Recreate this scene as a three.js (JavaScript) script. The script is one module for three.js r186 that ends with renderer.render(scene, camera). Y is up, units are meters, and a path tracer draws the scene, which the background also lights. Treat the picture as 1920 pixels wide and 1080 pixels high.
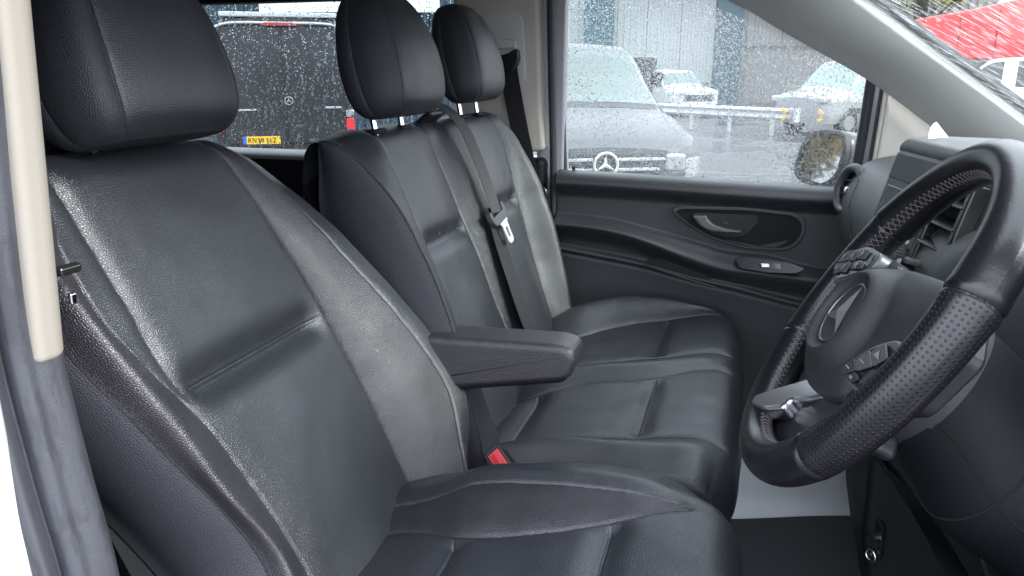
import * as THREE from 'three';
import { mergeGeometries, mergeVertices, toCreasedNormals } from 'three/addons/utils/BufferGeometryUtils.js';
import { RoundedBoxGeometry } from 'three/addons/geometries/RoundedBoxGeometry.js';

// ---------------------------------------------------------------- camera, sky, sun, exposure
// X runs towards the front of the van, Y up, Z towards its right side (the open driver's door); metres, ground at Y = 0
const scene = new THREE.Scene();
const camera = new THREE.PerspectiveCamera(41.56, 16 / 9, 0.02, 400);
camera.position.set(0, 1.6, 1.324);
camera.lookAt(-0.2754, 1.3294, 0.4016);

const renderer = new THREE.WebGLRenderer({ antialias: true });
renderer.toneMapping = THREE.LinearToneMapping;
renderer.toneMappingExposure = 4.7;
renderer.shadowMap.enabled = true;

// bright overcast sky: even cloud, a little brighter overhead, with soft cloud texture
{
  const W = 256, H = 128, d = new Float32Array(W * H * 4);
  for (let y = 0; y < H; y++) for (let x = 0; x < W; x++) {
    const el = ((y + 0.5) / H - 0.5) * Math.PI, az = (x / W) * Math.PI * 2;
    const up = Math.max(0, Math.sin(el));
    const c = 1 + 0.06 * Math.sin(az * 3 + el * 5) * Math.cos(el) + 0.04 * Math.sin(az * 7 - el * 11) * Math.cos(el);
    const L = (0.80 + 0.5 * up) * c * (el < 0 ? 0.6 : 1);
    const i = (y * W + x) * 4;
    d[i] = L * 0.93; d[i + 1] = L * 0.98; d[i + 2] = L * 1.10; d[i + 3] = 1;
  }
  const sky = new THREE.DataTexture(d, W, H, THREE.RGBAFormat, THREE.FloatType);
  sky.mapping = THREE.EquirectangularReflectionMapping;
  sky.magFilter = THREE.LinearFilter; sky.needsUpdate = true;
  scene.background = sky; scene.environment = sky;
  scene.backgroundIntensity = 1.0; scene.environmentIntensity = 1.0;
}
const sun = new THREE.DirectionalLight(new THREE.Color(1, 0.985, 0.95), 1.5);
sun.position.set(11, 8.2, 3.2); sun.target.position.set(-0.2, 1, 0);
sun.castShadow = true; sun.shadow.radius = 40; sun.shadow.mapSize.set(2048, 2048);
Object.assign(sun.shadow.camera, { left: -30, right: 30, top: 30, bottom: -30, near: 0.5, far: 90 });
scene.add(sun, sun.target);

// ---------------------------------------------------------------- random numbers and noise
let seedState = 12345;
function seed(n) { seedState = n; }
function rnd() { seedState = (seedState + 0x6d2b79f5) | 0; let t = Math.imul(seedState ^ (seedState >>> 15), 1 | seedState); t = (t + Math.imul(t ^ (t >>> 7), 61 | t)) ^ t; return ((t ^ (t >>> 14)) >>> 0) / 4294967296; }
const hash = (x, y, z) => { let h = Math.imul(x, 374761393) + Math.imul(y, 668265263) + Math.imul(z, 2147483647 ^ 0x5bd1e995); h = Math.imul(h ^ (h >>> 13), 1274126177); return ((h ^ (h >>> 16)) >>> 0) / 4294967296; };
const fade = (t) => t * t * (3 - 2 * t), mix = (a, b, t) => a + (b - a) * t, clamp = (x, a = 0, b = 1) => Math.min(b, Math.max(a, x));
const smooth = (a, b, x) => fade(clamp((x - a) / (b - a)));
const gauss = (d, w) => Math.exp(-(d * d) / (w * w));
function noise3(x, y, z) {
  const i = Math.floor(x), j = Math.floor(y), k = Math.floor(z), u = fade(x - i), v = fade(y - j), w = fade(z - k);
  const c = (a, b, d) => hash(i + a, j + b, k + d);
  return mix(mix(mix(c(0, 0, 0), c(1, 0, 0), u), mix(c(0, 1, 0), c(1, 1, 0), u), v), mix(mix(c(0, 0, 1), c(1, 0, 1), u), mix(c(0, 1, 1), c(1, 1, 1), u), v), w) * 2 - 1;
}
// tiling value noise for textures
function tileNoise(x, y, n, s) {
  const i = Math.floor(x), j = Math.floor(y), u = fade(x - i), v = fade(y - j), m = (a) => ((a % n) + n) % n;
  return mix(mix(hash(m(i), m(j), s), hash(m(i + 1), m(j), s), u), mix(hash(m(i), m(j + 1), s), hash(m(i + 1), m(j + 1), s), u), v);
}
function dataTexture(n, m, fn, { srgb = false, metres = [1, 1] } = {}) {
  const d = new Uint8Array(n * m * 4);
  for (let y = 0; y < m; y++) for (let x = 0; x < n; x++) {
    const c = fn((x + 0.5) / n, (y + 0.5) / m), i = (y * n + x) * 4;
    const v = typeof c === 'number' ? [c, c, c] : c;
    for (let k = 0; k < 3; k++) d[i + k] = clamp(Math.round(v[k] * 255), 0, 255);
    d[i + 3] = 255;
  }
  const t = new THREE.DataTexture(d, n, m, THREE.RGBAFormat);
  t.wrapS = t.wrapT = THREE.RepeatWrapping; t.magFilter = THREE.LinearFilter; t.minFilter = THREE.LinearMipmapLinearFilter; t.generateMipmaps = true;
  if (srgb) t.colorSpace = THREE.SRGBColorSpace;
  t.repeat.set(1 / metres[0], 1 / metres[1]); t.needsUpdate = true;
  return t;
}
function worley(n, s, jitter = 0.85) {   // tiling F2 - F1 with n cells across
  return (u, v) => {
    const x = u * n, y = v * n, i = Math.floor(x), j = Math.floor(y); let a = 9, b = 9;
    for (let q = -1; q <= 1; q++) for (let p = -1; p <= 1; p++) {
      const I = (((i + p) % n) + n) % n, J = (((j + q) % n) + n) % n;
      const dx = i + p + 0.5 + (hash(I, J, s) - 0.5) * jitter - x, dy = j + q + 0.5 + (hash(I, J, s + 7) - 0.5) * jitter - y, d = Math.hypot(dx, dy);
      if (d < a) { b = a; a = d; } else if (d < b) b = d;
    }
    return b - a;
  };
}
const grainCells = worley(70, 3), grainFine = worley(150, 11);
const leatherBump = dataTexture(768, 768, (u, v) => 0.72 * smooth(0, 0.42, grainCells(u, v)) + 0.2 * smooth(0, 0.5, grainFine(u, v)) + 0.08 * tileNoise(u * 24, v * 24, 24, 5), { metres: [0.21, 0.21] });
const leatherRough = dataTexture(256, 256, (u, v) => { const n = 0.5 * tileNoise(u * 5, v * 5, 5, 1) + 0.3 * tileNoise(u * 13, v * 13, 13, 2) + 0.2 * tileNoise(u * 60, v * 60, 60, 3); return 0.68 + 0.32 * n; }, { metres: [0.62, 0.53] });
// worn leather: cloudy tone, faint rub marks and a few specks of dust
const leatherTone = dataTexture(1024, 1024, (u, v) => {
  let k = 0.56 + 0.10 * (tileNoise(u * 6, v * 6, 6, 61) - 0.5) + 0.08 * (tileNoise(u * 22, v * 22, 22, 62) - 0.5) + 0.05 * (tileNoise(u * 90, v * 40, 90, 63) - 0.5);
  const i = Math.floor(u * 512), j = Math.floor(v * 512); if (hash(i, j, 77) > 0.9992) k = 0.64 + 0.08 * hash(i, j, 78);
  return k;
}, { metres: [0.83, 0.77] });
const sealStain = dataTexture(256, 512, (u, v) => { const n = 0.6 * tileNoise(u * 10, v * 14, 1e6, 91) + 0.4 * tileNoise(u * 40, v * 60, 1e6, 92); return 0.74 + 0.26 * smooth(0.3, 0.6, n); }, { metres: [0.14, 0.7] });
const plasticBump = dataTexture(512, 512, (u, v) => 0.6 * smooth(0, 0.5, worleyPlastic(u, v)) + 0.4 * tileNoise(u * 200, v * 200, 200, 4), { metres: [0.12, 0.12] });
function worleyPlastic(u, v) { return (worleyPlastic.f ??= worley(90, 23))(u, v); }
const plasticRough = dataTexture(256, 256, (u, v) => 0.82 + 0.18 * (0.6 * tileNoise(u * 6, v * 6, 6, 9) + 0.4 * tileNoise(u * 30, v * 30, 30, 8)), { metres: [0.5, 0.41] });
const fineBump = dataTexture(256, 256, (u, v) => 0.5 * tileNoise(u * 100, v * 100, 100, 14) + 0.5 * tileNoise(u * 50, v * 50, 50, 15), { metres: [0.1, 0.1] });
const webbingBump = dataTexture(64, 64, (u, v) => 0.5 + 0.5 * Math.sin(u * Math.PI * 2 * 8 + Math.sin(v * Math.PI * 2 * 8) * 1.2), { metres: [0.02, 0.02] });
// rows of round holes in the gripping sections of the wheel
const holesBump = dataTexture(256, 256, (u, v) => { let b = 1; for (const [a, c] of [[0.5, 0.5]]) for (let p = -1; p <= 1; p++) for (let q = -1; q <= 1; q++) b = Math.min(b, smooth(0.13, 0.24, Math.hypot(u - a + p, v - c + q))); return b; }, { metres: [0.0044, 0.0044] });
const holesTint = dataTexture(256, 256, (u, v) => { let b = 1; for (const [a, c] of [[0.5, 0.5]]) for (let p = -1; p <= 1; p++) for (let q = -1; q <= 1; q++) b = Math.min(b, smooth(0.12, 0.20, Math.hypot(u - a + p, v - c + q))); return 0.12 + 0.88 * b; }, { metres: [0.0044, 0.0044] });

// ---------------------------------------------------------------- materials (base colours are linear)
const lin = (r, g = r, b = r) => new THREE.Color().setRGB(r, g, b);
const std = (color, roughness, more = {}) => new THREE.MeshStandardMaterial({ color, roughness, side: THREE.DoubleSide, ...more });
const phys = (color, roughness, more = {}) => new THREE.MeshPhysicalMaterial({ color, roughness, side: THREE.DoubleSide, ...more });
const M = {
  leather: phys(lin(0.040, 0.044, 0.053), 0.40, { ior: 1.68, map: leatherTone, bumpMap: leatherBump, bumpScale: 0.00040, roughnessMap: leatherRough }),
  leatherBolster: phys(lin(0.041, 0.038, 0.048), 0.42, { ior: 1.66, map: leatherTone, bumpMap: leatherBump, bumpScale: 0.00052, roughnessMap: leatherRough }),
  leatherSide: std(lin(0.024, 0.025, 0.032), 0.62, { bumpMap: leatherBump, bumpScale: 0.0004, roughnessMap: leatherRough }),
  wheelLeather: std(lin(0.006, 0.006, 0.008), 0.33, { bumpMap: fineBump, bumpScale: 0.0001, roughnessMap: plasticRough }),
  wheelGrip: std(lin(0.007, 0.0065, 0.009), 0.31, { bumpMap: holesBump, bumpScale: 0.0008, map: holesTint }),
  thread: std(lin(0.10, 0.09, 0.10), 0.7),
  seamThread: std(lin(0.012), 0.8),
  gap: std(lin(0.0015), 0.9),
  plastic: std(lin(0.030, 0.032, 0.037), 0.46, { bumpMap: plasticBump, bumpScale: 0.00025, roughnessMap: plasticRough }),
  plasticDash: std(lin(0.042, 0.045, 0.047), 0.5, { bumpMap: plasticBump, bumpScale: 0.0003, roughnessMap: plasticRough }),
  plasticDark: phys(lin(0.005, 0.0055, 0.008), 0.62, { specularIntensity: 0.5, bumpMap: plasticBump, bumpScale: 0.0002, roughnessMap: plasticRough }),
  plasticSmooth: std(lin(0.011, 0.012, 0.015), 0.36),
  plasticGloss: phys(lin(0.012), 0.22, { clearcoat: 0.6, clearcoatRoughness: 0.1 }),
  greyPlastic: std(lin(0.06, 0.063, 0.067), 0.45),
  cream: std(lin(0.225, 0.207, 0.178), 0.8, { bumpMap: fineBump, bumpScale: 0.00012 }),
  beige: std(lin(0.50, 0.47, 0.42), 0.8, { bumpMap: fineBump, bumpScale: 0.0004 }),
  beigeGrey: std(lin(0.52, 0.515, 0.49), 0.8, { bumpMap: fineBump, bumpScale: 0.0004 }),
  headliner: std(lin(0.42, 0.42, 0.41), 0.95, { bumpMap: fineBump, bumpScale: 0.0006 }),
  rubber: std(lin(0.028, 0.03, 0.036), 0.6),
  rubberWorn: std(lin(0.042, 0.0445, 0.053), 0.55, { map: sealStain, bumpMap: fineBump, bumpScale: 0.0002 }),
  whitePaint: phys(lin(0.42, 0.43, 0.45), 0.3, { clearcoat: 1, clearcoatRoughness: 0.05 }),
  silverPaint: std(lin(0.42, 0.42, 0.45), 0.35, { metalness: 0.2 }),
  chrome: std(lin(0.8, 0.8, 0.82), 0.12, { metalness: 1 }),
  satin: std(lin(0.62, 0.63, 0.66), 0.3, { metalness: 1 }),
  steel: std(lin(0.75, 0.75, 0.76), 0.28, { metalness: 0.9 }),
  webbing: std(lin(0.05, 0.049, 0.049), 0.75, { bumpMap: webbingBump, bumpScale: 0.0003 }),
  webbingDark: std(lin(0.016, 0.016, 0.019), 0.8, { bumpMap: webbingBump, bumpScale: 0.0003 }),
  redPlastic: std(lin(0.62, 0.035, 0.05), 0.4),
  redLight: std(lin(0.75, 0.09, 0.11), 0.42),
  paper: std(lin(0.83, 0.85, 0.90), 0.9),
  white: std(lin(0.8), 0.6),
  carpet: std(lin(0.02, 0.02, 0.024), 1),
  glass: phys(lin(0.50, 0.54, 0.54), 0.0, { transmission: 1, thickness: 0, ior: 1.5 }),
  screenGlass: phys(lin(0.82, 0.87, 0.85), 0.0, { transmission: 1, thickness: 0, ior: 1.5 }),
  wetGlass: phys(lin(0.655, 0.705, 0.695), 0.19, { transmission: 1, thickness: 0, ior: 1.5 }),
  sillGrey: std(lin(0.32, 0.34, 0.35), 0.5),
  star: std(lin(0.25), 0.4, { metalness: 0.7 }),
  mark: std(lin(0.16), 0.6),
  badgeRing: std(lin(0.20), 0.28, { metalness: 0.9 }),
  radioKey: std(lin(0.07, 0.073, 0.078), 0.5),
  padFrame: std(lin(0.09, 0.093, 0.10), 0.35, { metalness: 0.3 }),
  spokeTrim: std(lin(0.78, 0.79, 0.82), 0.2, { metalness: 1 }),
  hubPlastic: std(lin(0.02, 0.0215, 0.024), 0.5, { bumpMap: plasticBump, bumpScale: 0.0004, roughnessMap: plasticRough }),
  water: phys(lin(1), 0.0, { transmission: 1, thickness: 0.002, ior: 1.33 }),
  yellow: std(lin(0.75, 0.45, 0.05), 0.5),
};

// ---------------------------------------------------------------- scene-graph helpers
const used = new Map();
function numbered(name) { const n = used.get(name) ?? 0; used.set(name, n + 1); return n ? `${name}_${String(n).padStart(3, '0')}` : name; }
function tag(o, label, category, group) { if (label) o.userData.label = label; if (category) o.userData.category = category; if (group) o.userData.group = group; return o; }
function thing(name, label, category, pos = [0, 0, 0], group) {
  const o = new THREE.Group(); o.name = numbered(name); o.position.set(...pos); scene.add(o); return tag(o, label, category, group);
}
// geometry given in world coordinates becomes a child whose own position undoes the thing's base
function part(name, geometry, material, parent, { label, kind, local } = {}) {
  const m = new THREE.Mesh(Array.isArray(geometry) ? merge(geometry) : geometry, material);
  m.name = parent === scene ? numbered(name) : name; m.castShadow = m.receiveShadow = true;
  if (parent !== scene && !local) { let p = new THREE.Vector3(); for (let q = parent; q && q !== scene; q = q.parent) p.add(q.position); m.position.copy(p.negate()); }
  parent.add(m);
  if (label) m.userData.label = label;
  if (kind) m.userData.kind = kind;
  return m;
}
function structure(name, geometry, material) { return part(name, geometry, material, scene, { kind: 'structure' }); }
function merge(list) {
  const clean = list.map((g) => { const h = g.index ? g.toNonIndexed() : g.clone(); for (const k of Object.keys(h.attributes)) if (!['position', 'normal', 'uv'].includes(k)) h.deleteAttribute(k); if (!h.attributes.uv) h.setAttribute('uv', new THREE.BufferAttribute(new Float32Array(h.attributes.position.count * 2), 2)); if (!h.attributes.normal) h.computeVertexNormals(); return h; });
  return mergeGeometries(clean);
}
// a grid of (nu + 1) x (nv + 1) points with smooth normals; fn(u, v) -> [x, y, z], uv(u, v, p) in metres
function grid(us, vs, fn, uvf) {
  if (typeof us === 'number') us = Array.from({ length: us + 1 }, (_, i) => i / us);
  if (typeof vs === 'number') vs = Array.from({ length: vs + 1 }, (_, i) => i / vs);
  const nu = us.length, nv = vs.length, pos = new Float32Array(nu * nv * 3), uv = new Float32Array(nu * nv * 2), idx = [];
  for (let j = 0; j < nv; j++) for (let i = 0; i < nu; i++) {
    const p = fn(us[i], vs[j]), k = j * nu + i; pos.set(p, k * 3);
    uv.set(uvf ? uvf(us[i], vs[j], p) : [us[i], vs[j]], k * 2);
    if (i < nu - 1 && j < nv - 1) idx.push(k, k + 1, k + nu + 1, k, k + nu + 1, k + nu);
  }
  const g = new THREE.BufferGeometry();
  g.setAttribute('position', new THREE.BufferAttribute(pos, 3)); g.setAttribute('uv', new THREE.BufferAttribute(uv, 2)); g.setIndex(idx); g.computeVertexNormals();
  g.userData.grid = { us, vs };
  return g;
}
// a rectangle of a grid as a geometry of its own that keeps the whole surface's normals
function cut(g, u0, u1, v0, v1) {
  const { us, vs } = g.userData.grid, e = 1e-6, I = [], J = [];
  us.forEach((u, i) => { if (u >= u0 - e && u <= u1 + e) I.push(i); }); vs.forEach((v, j) => { if (v >= v0 - e && v <= v1 + e) J.push(j); });
  const n = I.length, m = J.length, pos = new Float32Array(n * m * 3), nor = new Float32Array(n * m * 3), uv = new Float32Array(n * m * 2), idx = [];
  for (let j = 0; j < m; j++) for (let i = 0; i < n; i++) {
    const s = J[j] * us.length + I[i], k = j * n + i;
    for (let c = 0; c < 3; c++) { pos[k * 3 + c] = g.attributes.position.array[s * 3 + c]; nor[k * 3 + c] = g.attributes.normal.array[s * 3 + c]; }
    uv[k * 2] = g.attributes.uv.array[s * 2]; uv[k * 2 + 1] = g.attributes.uv.array[s * 2 + 1];
    if (i < n - 1 && j < m - 1) idx.push(k, k + 1, k + n + 1, k, k + n + 1, k + n);
  }
  const h = new THREE.BufferGeometry();
  h.setAttribute('position', new THREE.BufferAttribute(pos, 3)); h.setAttribute('normal', new THREE.BufferAttribute(nor, 3)); h.setAttribute('uv', new THREE.BufferAttribute(uv, 2)); h.setIndex(idx);
  return h;
}
const V = (x, y, z) => new THREE.Vector3(x, y, z);
function tube(pts, r, { seg = 60, rad = 8, closed = false, uvLen } = {}) {
  const c = new THREE.CatmullRomCurve3(pts.map((p) => (p.isVector3 ? p : V(...p))), closed, 'centripetal');
  return new THREE.TubeGeometry(c, seg, r, rad, closed);
}
function rod(a, b, r, n = 12) {
  const A = V(...a), B = V(...b), d = B.clone().sub(A), g = new THREE.CylinderGeometry(r, r, d.length(), n);
  g.applyQuaternion(new THREE.Quaternion().setFromUnitVectors(V(0, 1, 0), d.normalize())); g.translate((A.x + B.x) / 2, (A.y + B.y) / 2, (A.z + B.z) / 2); return g;
}
function rbox(w, h, d, r = 0.004, seg = 3) { return new RoundedBoxGeometry(w, h, d, seg, Math.min(r, w / 2.01, h / 2.01, d / 2.01)); }
function boxAt(x0, x1, y0, y1, z0, z1, r = 0.004) { const g = rbox(x1 - x0, y1 - y0, z1 - z0, r); g.translate((x0 + x1) / 2, (y0 + y1) / 2, (z0 + z1) / 2); return metreUV(g); }
// box-projected uv in metres
function metreUV(g) {
  if (g.index) g = g.toNonIndexed();
  const p = g.attributes.position, n = g.attributes.normal, uv = new Float32Array(p.count * 2);
  for (let i = 0; i < p.count; i += 3) {
    const a = [0, 0, 0]; for (let k = 0; k < 3; k++) { a[0] += Math.abs(n.getX(i + k)); a[1] += Math.abs(n.getY(i + k)); a[2] += Math.abs(n.getZ(i + k)); }
    for (let k = 0; k < 3; k++) { const q = i + k, [x, y, z] = [p.getX(q), p.getY(q), p.getZ(q)]; uv.set(a[0] >= a[1] && a[0] >= a[2] ? [z, y] : a[1] >= a[2] ? [x, z] : [x, y], q * 2); }
  }
  g.setAttribute('uv', new THREE.BufferAttribute(uv, 2)); return g;
}
function shapeOf(pts, r = 0) {   // polygon with optional rounded corners
  const s = new THREE.Shape(); const n = pts.length;
  if (!r) { pts.forEach(([x, y], i) => (i ? s.lineTo(x, y) : s.moveTo(x, y))); s.closePath(); return s; }
  for (let i = 0; i < n; i++) {
    const p = new THREE.Vector2(...pts[i]), a = new THREE.Vector2(...pts[(i + n - 1) % n]), b = new THREE.Vector2(...pts[(i + 1) % n]);
    const da = a.clone().sub(p), db = b.clone().sub(p), q = Math.min(r, da.length() / 2.05, db.length() / 2.05);
    const s0 = p.clone().add(da.setLength(q)), s1 = p.clone().add(db.setLength(q));
    i ? s.lineTo(s0.x, s0.y) : s.moveTo(s0.x, s0.y); s.quadraticCurveTo(p.x, p.y, s1.x, s1.y);
  }
  s.closePath(); return s;
}
function extrude(shape, depth, bevel = 0.002, seg = 3, curve = 10) { return new THREE.ExtrudeGeometry(shape, { depth, bevelEnabled: bevel > 0, bevelThickness: bevel, bevelSize: bevel, bevelOffset: -bevel, bevelSegments: seg, curveSegments: curve }); }
// place geometry built in (x, y, z) on three axes
function onAxes(g, o, ex, ey, ez) {
  const m = new THREE.Matrix4().makeBasis(V(...ex), V(...ey), V(...ez)).setPosition(...o); g.applyMatrix4(m);
  if (m.determinant() < 0) turnInsideOut(g);
  return g;
}
function turnInsideOut(g) {   // mirrored geometry: give the triangles their outer side back
  if (g.index) { const a = g.index.array; for (let i = 0; i < a.length; i += 3) { const t = a[i]; a[i] = a[i + 1]; a[i + 1] = t; } return g; }
  for (const q of Object.values(g.attributes)) { const n = q.itemSize; for (let i = 0; i < q.count; i += 3) for (let c = 0; c < n; c++) { const t = q.array[i * n + c]; q.array[i * n + c] = q.array[(i + 1) * n + c]; q.array[(i + 1) * n + c] = t; } }
  return g;
}
// cubic through keyed rows [key, values...]
function keyed(rows) {
  const ks = rows.map((r) => r[0]), m = rows.map((r, i) => r[1].map((_, c) => { const a = Math.max(0, i - 1), b = Math.min(rows.length - 1, i + 1); return (rows[b][1][c] - rows[a][1][c]) / (ks[b] - ks[a] || 1); }));
  return (k) => {
    if (k <= ks[0]) return rows[0][1]; if (k >= ks.at(-1)) return rows.at(-1)[1];
    let i = 0; while (k > ks[i + 1]) i++;
    const h = ks[i + 1] - ks[i], t = (k - ks[i]) / h, t2 = t * t, t3 = t2 * t;
    return rows[i][1].map((a, c) => (2 * t3 - 3 * t2 + 1) * a + (t3 - 2 * t2 + t) * h * m[i][c] + (-2 * t3 + 3 * t2) * rows[i + 1][1][c] + (t3 - t2) * h * m[i + 1][c]);
  };
}
// ---------------------------------------------------------------- upholstery
// A sewn cover: cross-sections (z, height above the path) along a path in the X-Y plane. Seams are valleys at whole numbers of u.
function pathThrough(pts) {
  const c = new THREE.CatmullRomCurve3(pts.map(([x, y]) => V(x, y, 0)), false, 'centripetal'); c.arcLengthDivisions = 800;
  const len = c.getLength();
  const f = (L) => { const t = clamp(L / len), p = c.getPointAt(t), d = c.getTangentAt(t); return { x: p.x, y: p.y, nx: -d.y, ny: d.x }; };
  f.len = len; f.atX = (X) => { for (let i = 0; i <= 2000; i++) if (c.getPointAt(i / 2000).x >= X) return (i / 2000) * len; return len; };
  return f;
}
function pathBack([hx, hy], deg, tTop, R, turn = 2.7) {
  const th = (deg * Math.PI) / 180, T = [-Math.sin(th), Math.cos(th)], N = [Math.cos(th), Math.sin(th)];
  const f = (t) => {
    if (t <= tTop) return { x: hx + T[0] * t, y: hy + T[1] * t, nx: N[0], ny: N[1] };
    const a = Math.min((t - tTop) / R, turn), more = Math.max(0, t - tTop - R * turn), c = Math.cos(a), s = Math.sin(a);
    const n = [N[0] * c + T[0] * s, N[1] * c + T[1] * s], d = [T[0] * c - N[0] * s, T[1] * c - N[1] * s];
    const o = [hx + T[0] * tTop - N[0] * R, hy + T[1] * tTop - N[1] * R];
    return { x: o[0] + n[0] * R + d[0] * more, y: o[1] + n[1] * R + d[1] * more, nx: n[0], ny: n[1] };
  };
  f.T = T; f.N = N; return f;
}
function spread(n) { return Array.from({ length: n }, (_, i) => (1 - Math.cos((Math.PI * i) / n)) / 2); }
function cover({ path, rows, L0, L1, seams = [], creases = [], noiseSeed = 0, perSeg = 22, stepL = 0.006, soft = 0.0012, sharp = [] }) {
  const at = keyed(rows.map(([L, pts]) => [L, pts.flat()])), n = rows[0][1].length;
  const us = []; for (let i = 0; i < n - 1; i++) for (const s of spread(perSeg)) us.push(i + s); us.push(n - 1);
  const Ls = []; for (let L = L0; L < L1; L += stepL) Ls.push(L); Ls.push(L1);
  for (const c of creases) for (let d = -0.014; d <= 0.0141; d += 0.001) Ls.push(c.L + d);
  Ls.sort((a, b) => a - b); const vs = Ls.filter((L, i) => L >= L0 && L <= L1 && (!i || L - Ls[i - 1] > 2e-4));
  for (const c of creases) { let b = 0; vs.forEach((L, i) => { if (Math.abs(L - c.L) < Math.abs(vs[b] - c.L)) b = i; }); vs[b] = c.L; }
  const cache = new Map(), row = (L) => { if (!cache.has(L)) { if (cache.size > 4) cache.clear(); const f = at(L); cache.set(L, Array.from({ length: n }, (_, i) => [f[2 * i], f[2 * i + 1]])); } return cache.get(L); };
  const point = (u, L) => {
    const P = row(L), i = Math.min(n - 2, Math.floor(u)), t = u - i, g = (k, c) => P[clamp(k, 0, n - 1)][c];
    const s0 = !i || sharp.includes(i), s1 = i + 2 >= n || sharp.includes(i + 1);
    const cr = (c) => { const b = g(i, c), d = g(i + 1, c), a = s0 ? 2 * b - d : g(i - 1, c), e = s1 ? 2 * d - b : g(i + 2, c); return 0.5 * (2 * b + (d - a) * t + (2 * a - 5 * b + 4 * d - e) * t * t + (3 * b - a - 3 * d + e) * t ** 3); };
    return [cr(0), cr(1)];
  };
  const fn = (u, L) => {
    const [s, a0] = point(u, L); let a = a0; const P = row(L);
    for (const q of seams) {
      const d = Math.hypot(s - P[q.u][0], a0 - P[q.u][1]), k = q.from === undefined ? 1 : smooth(q.from - 0.03, q.from, L) * (1 - smooth(q.to, q.to + (q.fade ?? 0.03), L));
      a -= k * ((q.depth ?? 0.0035) * gauss(d, q.w ?? 0.0022) + (q.pillow ?? 0.003) * gauss(d, q.pw ?? 0.016));
      a += k * 0.0005 * gauss(d, 0.014) * noise3(L * 110, q.u * 9 + noiseSeed, d * 60) ;
    }
    for (const c of creases) {
      const k = smooth(c.u0, c.u0 + 0.28, u) * (1 - smooth(c.u1 - 0.28, c.u1, u)), d = L - c.L - (c.bow ?? 0) * (1 - ((2 * (u - c.u0)) / (c.u1 - c.u0) - 1) ** 2);
      a -= k * ((c.depth ?? 0.004) * gauss(d, 0.0024) + (c.pillow ?? 0.008) * gauss(d, c.pw ?? 0.02));
    }
    a += soft * (noise3(s * 14 + noiseSeed, L * 14, 3) + 0.6 * noise3(s * 34, L * 30 + noiseSeed, 7));
    const p = path(L);
    return [p.x + p.nx * a, p.y + p.ny * a, s];
  };
  const g = grid(us, vs, fn, (u, L, p) => [p[2], L]);
  arcUV(g);
  return { g, fn, us, vs, n, L0, L1, cut: (u0, u1, l0 = L0, l1 = L1) => cut(g, u0, u1, l0, l1) };
}
// lay the texture along the cover's own surface so that the grain is not stretched on steep bolsters
function arcUV(g) {
  const { us, vs } = g.userData.grid, n = us.length, P = g.attributes.position, U = g.attributes.uv, mid = Math.floor(n / 2);
  for (let j = 0; j < vs.length; j++) {
    const at = (i) => j * n + i, len = [0];
    for (let i = 1; i < n; i++) len.push(len[i - 1] + Math.hypot(P.getX(at(i)) - P.getX(at(i - 1)), P.getY(at(i)) - P.getY(at(i - 1)), P.getZ(at(i)) - P.getZ(at(i - 1))));
    for (let i = 0; i < n; i++) U.setX(at(i), len[i] - len[mid]);
  }
}
// the gusset from one edge of a cover to a plane behind (or under) it
function gusset(c, u, target, { bulge = 0.006, n = 14, l0 = c.L0, l1 = c.L1, sign = 1 } = {}) {
  const vs = c.vs.filter((L, i) => L >= l0 && L <= l1 && i % 2 === 0);
  return grid(n, vs, (k, L) => { const e = c.fn(u, L), b = target(e, L); const q = 1 - (1 - k) ** 1.0; return [mix(e[0], b[0], q), mix(e[1], b[1], q), mix(e[2], b[2], q) + sign * bulge * Math.sin(Math.PI * Math.min(1, k * 1.15)) ** 0.7]; }, (k, L, p) => [Math.hypot(p[0] - c.fn(u, L)[0], p[1] - c.fn(u, L)[1]), L]);
}
function edgeBead(c, u, r, l0 = c.L0, l1 = c.L1) { const pts = []; for (let i = 0; i <= 60; i++) pts.push(V(...c.fn(u, mix(l0, l1, i / 60)))); return tube(pts, r, { seg: 160, rad: 6 }); }
// running stitches beside a seam
function stitches(c, u, side, l0, l1, { pitch = 0.0042, len = 0.0027, r = 0.00035, off = 0.0035 } = {}) {
  const out = []; let uu = u; 
  for (let L = l0; L < l1; L += pitch) {
    let lo = u, hi = u + side * 0.5; const p0 = c.fn(u, L);
    for (let i = 0; i < 12; i++) { const m = (lo + hi) / 2, p = c.fn(m, L); if (Math.hypot(p[0] - p0[0], p[1] - p0[1], p[2] - p0[2]) < off) lo = m; else hi = m; }
    out.push(rod(c.fn(lo, L), c.fn(lo, L + len), r, 4));
  }
  return merge(out);
}

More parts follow.
